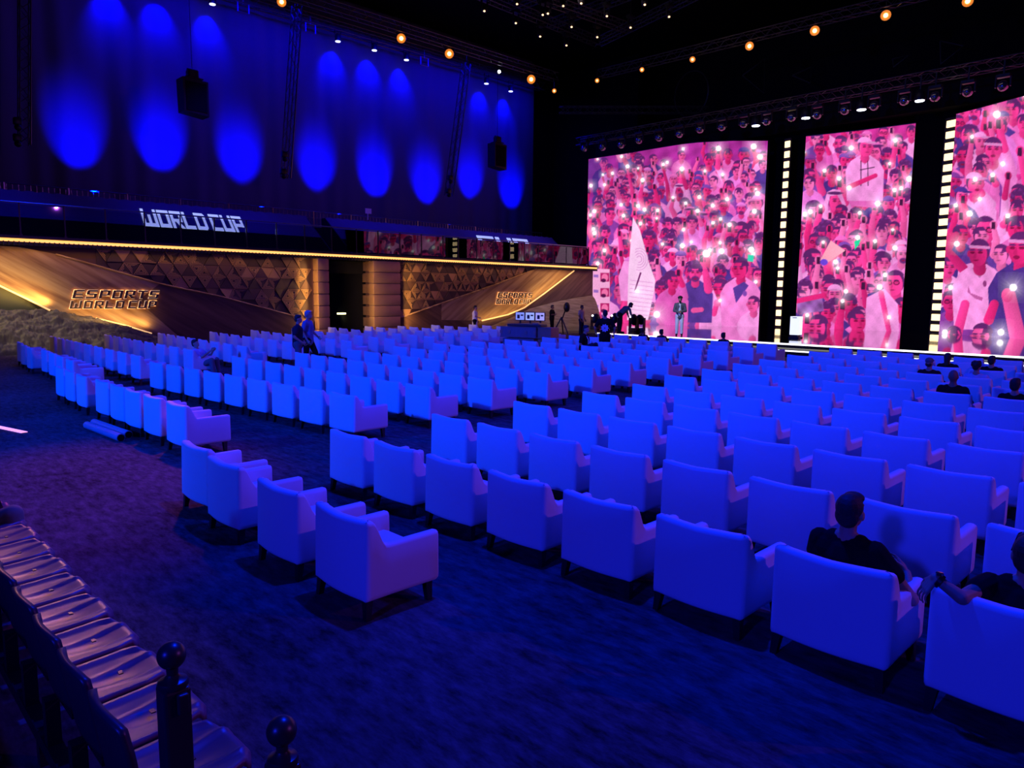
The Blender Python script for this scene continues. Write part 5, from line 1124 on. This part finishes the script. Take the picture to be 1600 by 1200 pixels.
for k, (px, py, r, rb, lab) in enumerate([(268,1024,2.55,.046,'black barrier post with a ball finial standing between the stand seats'),(440,1142,2.25,.047,'black barrier post with a ball finial at the bottom edge of the picture')]):
    d = ray(px, py); q = r/math.hypot(d[0], d[1]); c = V(d[0]*q, d[1]*q, EYE+d[2]*q); t = empty('barrier_post', (c.x, c.y, 0)); tag(t, lab, 'post', 'ball-topped barrier posts')
    mb = MB(); mb.ball((0,0,c.z), rb, 24, 16); mb.build('ball_finial', 'dark_plastic', t, smooth='all')
    mb = MB(); mb.lathe([(.020,c.z-.035),(.018,c.z-.065),(.028,c.z-.078),(.046,c.z-.085),(.050,c.z-.098),(.046,c.z-.108)], n=24); mb.build('neck', 'dark_plastic', t, smooth=True)
    mb = MB(); mb.bbox((0,0,(c.z-.105)/2), (.088,.088,c.z-.105), .010); mb.build('shaft', 'black_gloss' if False else 'dark_plastic', t)
    mb = MB(); mb.bbox((.056,.01,c.z-.15), (.022,.035,.07), .006); mb.build('latch', 'dark_plastic', t)
    mb = MB(); mb.box((0,0,.012), (.22,.22,.024)); mb.build('foot_plate', 'dark_plastic', t)
# person sitting in the row of stand seats, only a dark knee and hand reach into the picture
P = onz(4, 800, .55)
person_fig('person', 'person in black at the left picture edge, mostly out of view', (P.x-.42, P.y-.30, 0), -1.0, 'sit', 1.75, 'cloth_black', 'cloth_khaki', 'skin_dark', 'hair', 'short', {'r': ((.22,.12,.12), (.16,.40,.05)), 'l': ((-.24,.08,.14), (-.14,.34,.08))}, voxel=.016, sleeve='long')
# ------------------------------------------------------------------ light
w = bpy.data.worlds.new('world'); bpy.context.scene.world = w; w.use_nodes = True; w.node_tree.nodes['Background'].inputs[0].default_value = (.10,.06,.35,1); w.node_tree.nodes['Background'].inputs[1].default_value = .006
BLUE = (.0,.05,1.0)
# blue house lights hung over the seating (steep shadows on the carpet)
for k, (x, y, z, p) in enumerate([(-4.5,5.0,9.5,4200),(-10,9,13,2200),(-17,9,13,2400),(-25,8,13,2000),(-6,16,13,2200),(-14,18,13,2500),(-22,18,13,2200)]):
    light('house_light', 'SPOT', (x, y, z), p, (.0,.02,1), (x, y-.01, 0), .12, cone=2.0, blend=.7)
# blue front-of-house wash from behind the camera onto the chair backs
light('front_wash', 'SPOT', (-14, -15, 8.2), 33000, (0,.046,1), (-16, 11, .3), .5, cone=1.05, blend=.9)
light('front_wash', 'SPOT', (0, -12, 7.2), 6000, (.010,.018,1), (-2.5, 8, .4), .5, cone=.80, blend=.9)
# added tint fills: violet on chair arms, red on carpet, warm on stand seats
light('tint_fill', 'SPOT', (16, 18, 10), 2800, (.62,.12,1.3), (-12, 8, 0), .06, cone=1.3, blend=.6)
light('tint_fill', 'SPOT', (-20, 9, 12), 5200, (1,.12,.18), (-9.6, 2.0, 0), .3, cone=.34, blend=1)
light('tint_fill', 'SPOT', (-18, 4.2, 7.5), 1500, (1,.34,.22), (-5.2, .85, .4), .15, cone=.17, blend=.9)
# wall lights: two beams each on the drape
beams = [(0,(332,38),(376,276),1.0),(1,(526,102),(495,290),1),(2,(581,112),(586,298),1),(3,(632,130),(666,310),1),(4,(754,152),(734,302),.8),(5,(796,160),(798,318),.8),(6,(172,20),(122,250),1),(7,(254,25),(252,256),1)]
for i, a, b_, k in beams:
    p = WASH[i]
    light('drape_beam', 'SPOT', p+V(.0,0,-.06), 1500*k, (0,.001,1), p+V(-.75,0,-1.3), .06, cone=1.35, blend=1)
    t_ = onx(*b_, CX); light('drape_beam', 'SPOT', (CX+2.6, t_.y, t_.z-1.9), 11000*k, (0,.001,1), (CX, t_.y, t_.z+1.1), .1, cone=.72, blend=1.0)
light('drape_fill', 'AREA', (-37.5, 26, 17.5), 1400, (.0,.0,1), (-40, 26, 8), 28, 1.0)
for y_ in (4, 14, 24, 34): light('tribune_fill', 'SPOT', (WX+2, y_, 14), 1500, (0,.004,1), (WX-2.4, y_, 5.2), .15, cone=1.0, blend=.8)  # fill spots added to brighten the balcony seating, no fixtures built
# balcony edge strip: downlight on the panels
for y0, y1, p in ((-2,17.5,70),(23.6,38.5,40)):
    l = light('strip_glow', 'AREA', (WX+.42, (y0+y1)/2, 3.92), p, (1,.50,.16), (WX+.1, (y0+y1)/2, 0), .1, y1-y0); l.rotation_euler = (0, -.25, 0)
# pillar glow
def vline(x, y, z0, z1, p, aim): l = light('pillar_glow', 'AREA', (x, y, (z0+z1)/2), p, (1,.55,.16), aim, .05, z1-z0); return l
vline(WX+.35, PY0-.28, .3, 3.7, 34, (WX+.3, PY0-3, 2)); vline(WX+.55, PY0-.9, .3, 3.7, 50, (WX+.3, PY0+1, 2))
vline(WX+.42, PY1+.45, .3, 3.7, 50, (WX+.1, PY1+3, 2)); vline(WX+.9, YR0-.9, .3, 3.7, 40, (WX+.0, YR0+.5, 2))
# dune edges
def eline(pa, pb, p, off, size=.12):
    A, B = onx(*pa, WX+.55), onx(*pb, WX+.55); c = (A+B)/2; l = light('dune_edge_glow', 'AREA', c, p, (1,.58,.18), c+V(-1, off[0], off[1]), size, (B-A).length)
    d = (B-A).normalized(); zax = -Vector((-1, off[0], off[1])).normalized(); y = (d-zax*d.dot(zax)).normalized(); x = y.cross(zax); l.rotation_euler = Matrix((x, y, zax)).transposed().to_euler()
eline((-40,436),(78,484), 40, (0,.9)); eline((120,486),(235,516), 28, (.0,.9)); 
eline((890,430),(819,481), 26, (-.3,.8)); eline((815,487),(753,504), 16, (-.2,.9))
light('rock_light', 'SPOT', (-28, 1, 9), 4200, (1,.80,.42), (WX+.4, 6.6, .9), .3, cone=.42, blend=.8)
light('mound_light', 'SPOT', (-24, 29, 11), 2200, (1,.8,.6), (WX+.6, 36, 1), .3, cone=.55, blend=.8)
light('doorway_lamp_glow', 'POINT', (WX-.35, P0.y+.3, P0.z-.12), 3, (1,.95,.4), size=.05)
# stage
light('presenter_spot', 'SPOT', (-14, 12, 15), 9000, (.9,1,.85), at_px(1061, 34.6)+V(0,0,1.4), .2, cone=.12, blend=.6)
for k, (x, y) in enumerate([(1181,197),(1259,185),(1346,172),(1437,158)]):
    p = ony(x, y, 38.2); light('stage_downlight', 'SPOT', p+V(0,0,-.1), 60, (.85,.93,1), p+V(0,-.3,-10), .1, cone=.7, blend=.5)
light('dome_light', 'AREA', (-18, 30, 17.5), 60, (1,.75,.8), (-18, 39, 12), 20, 1)
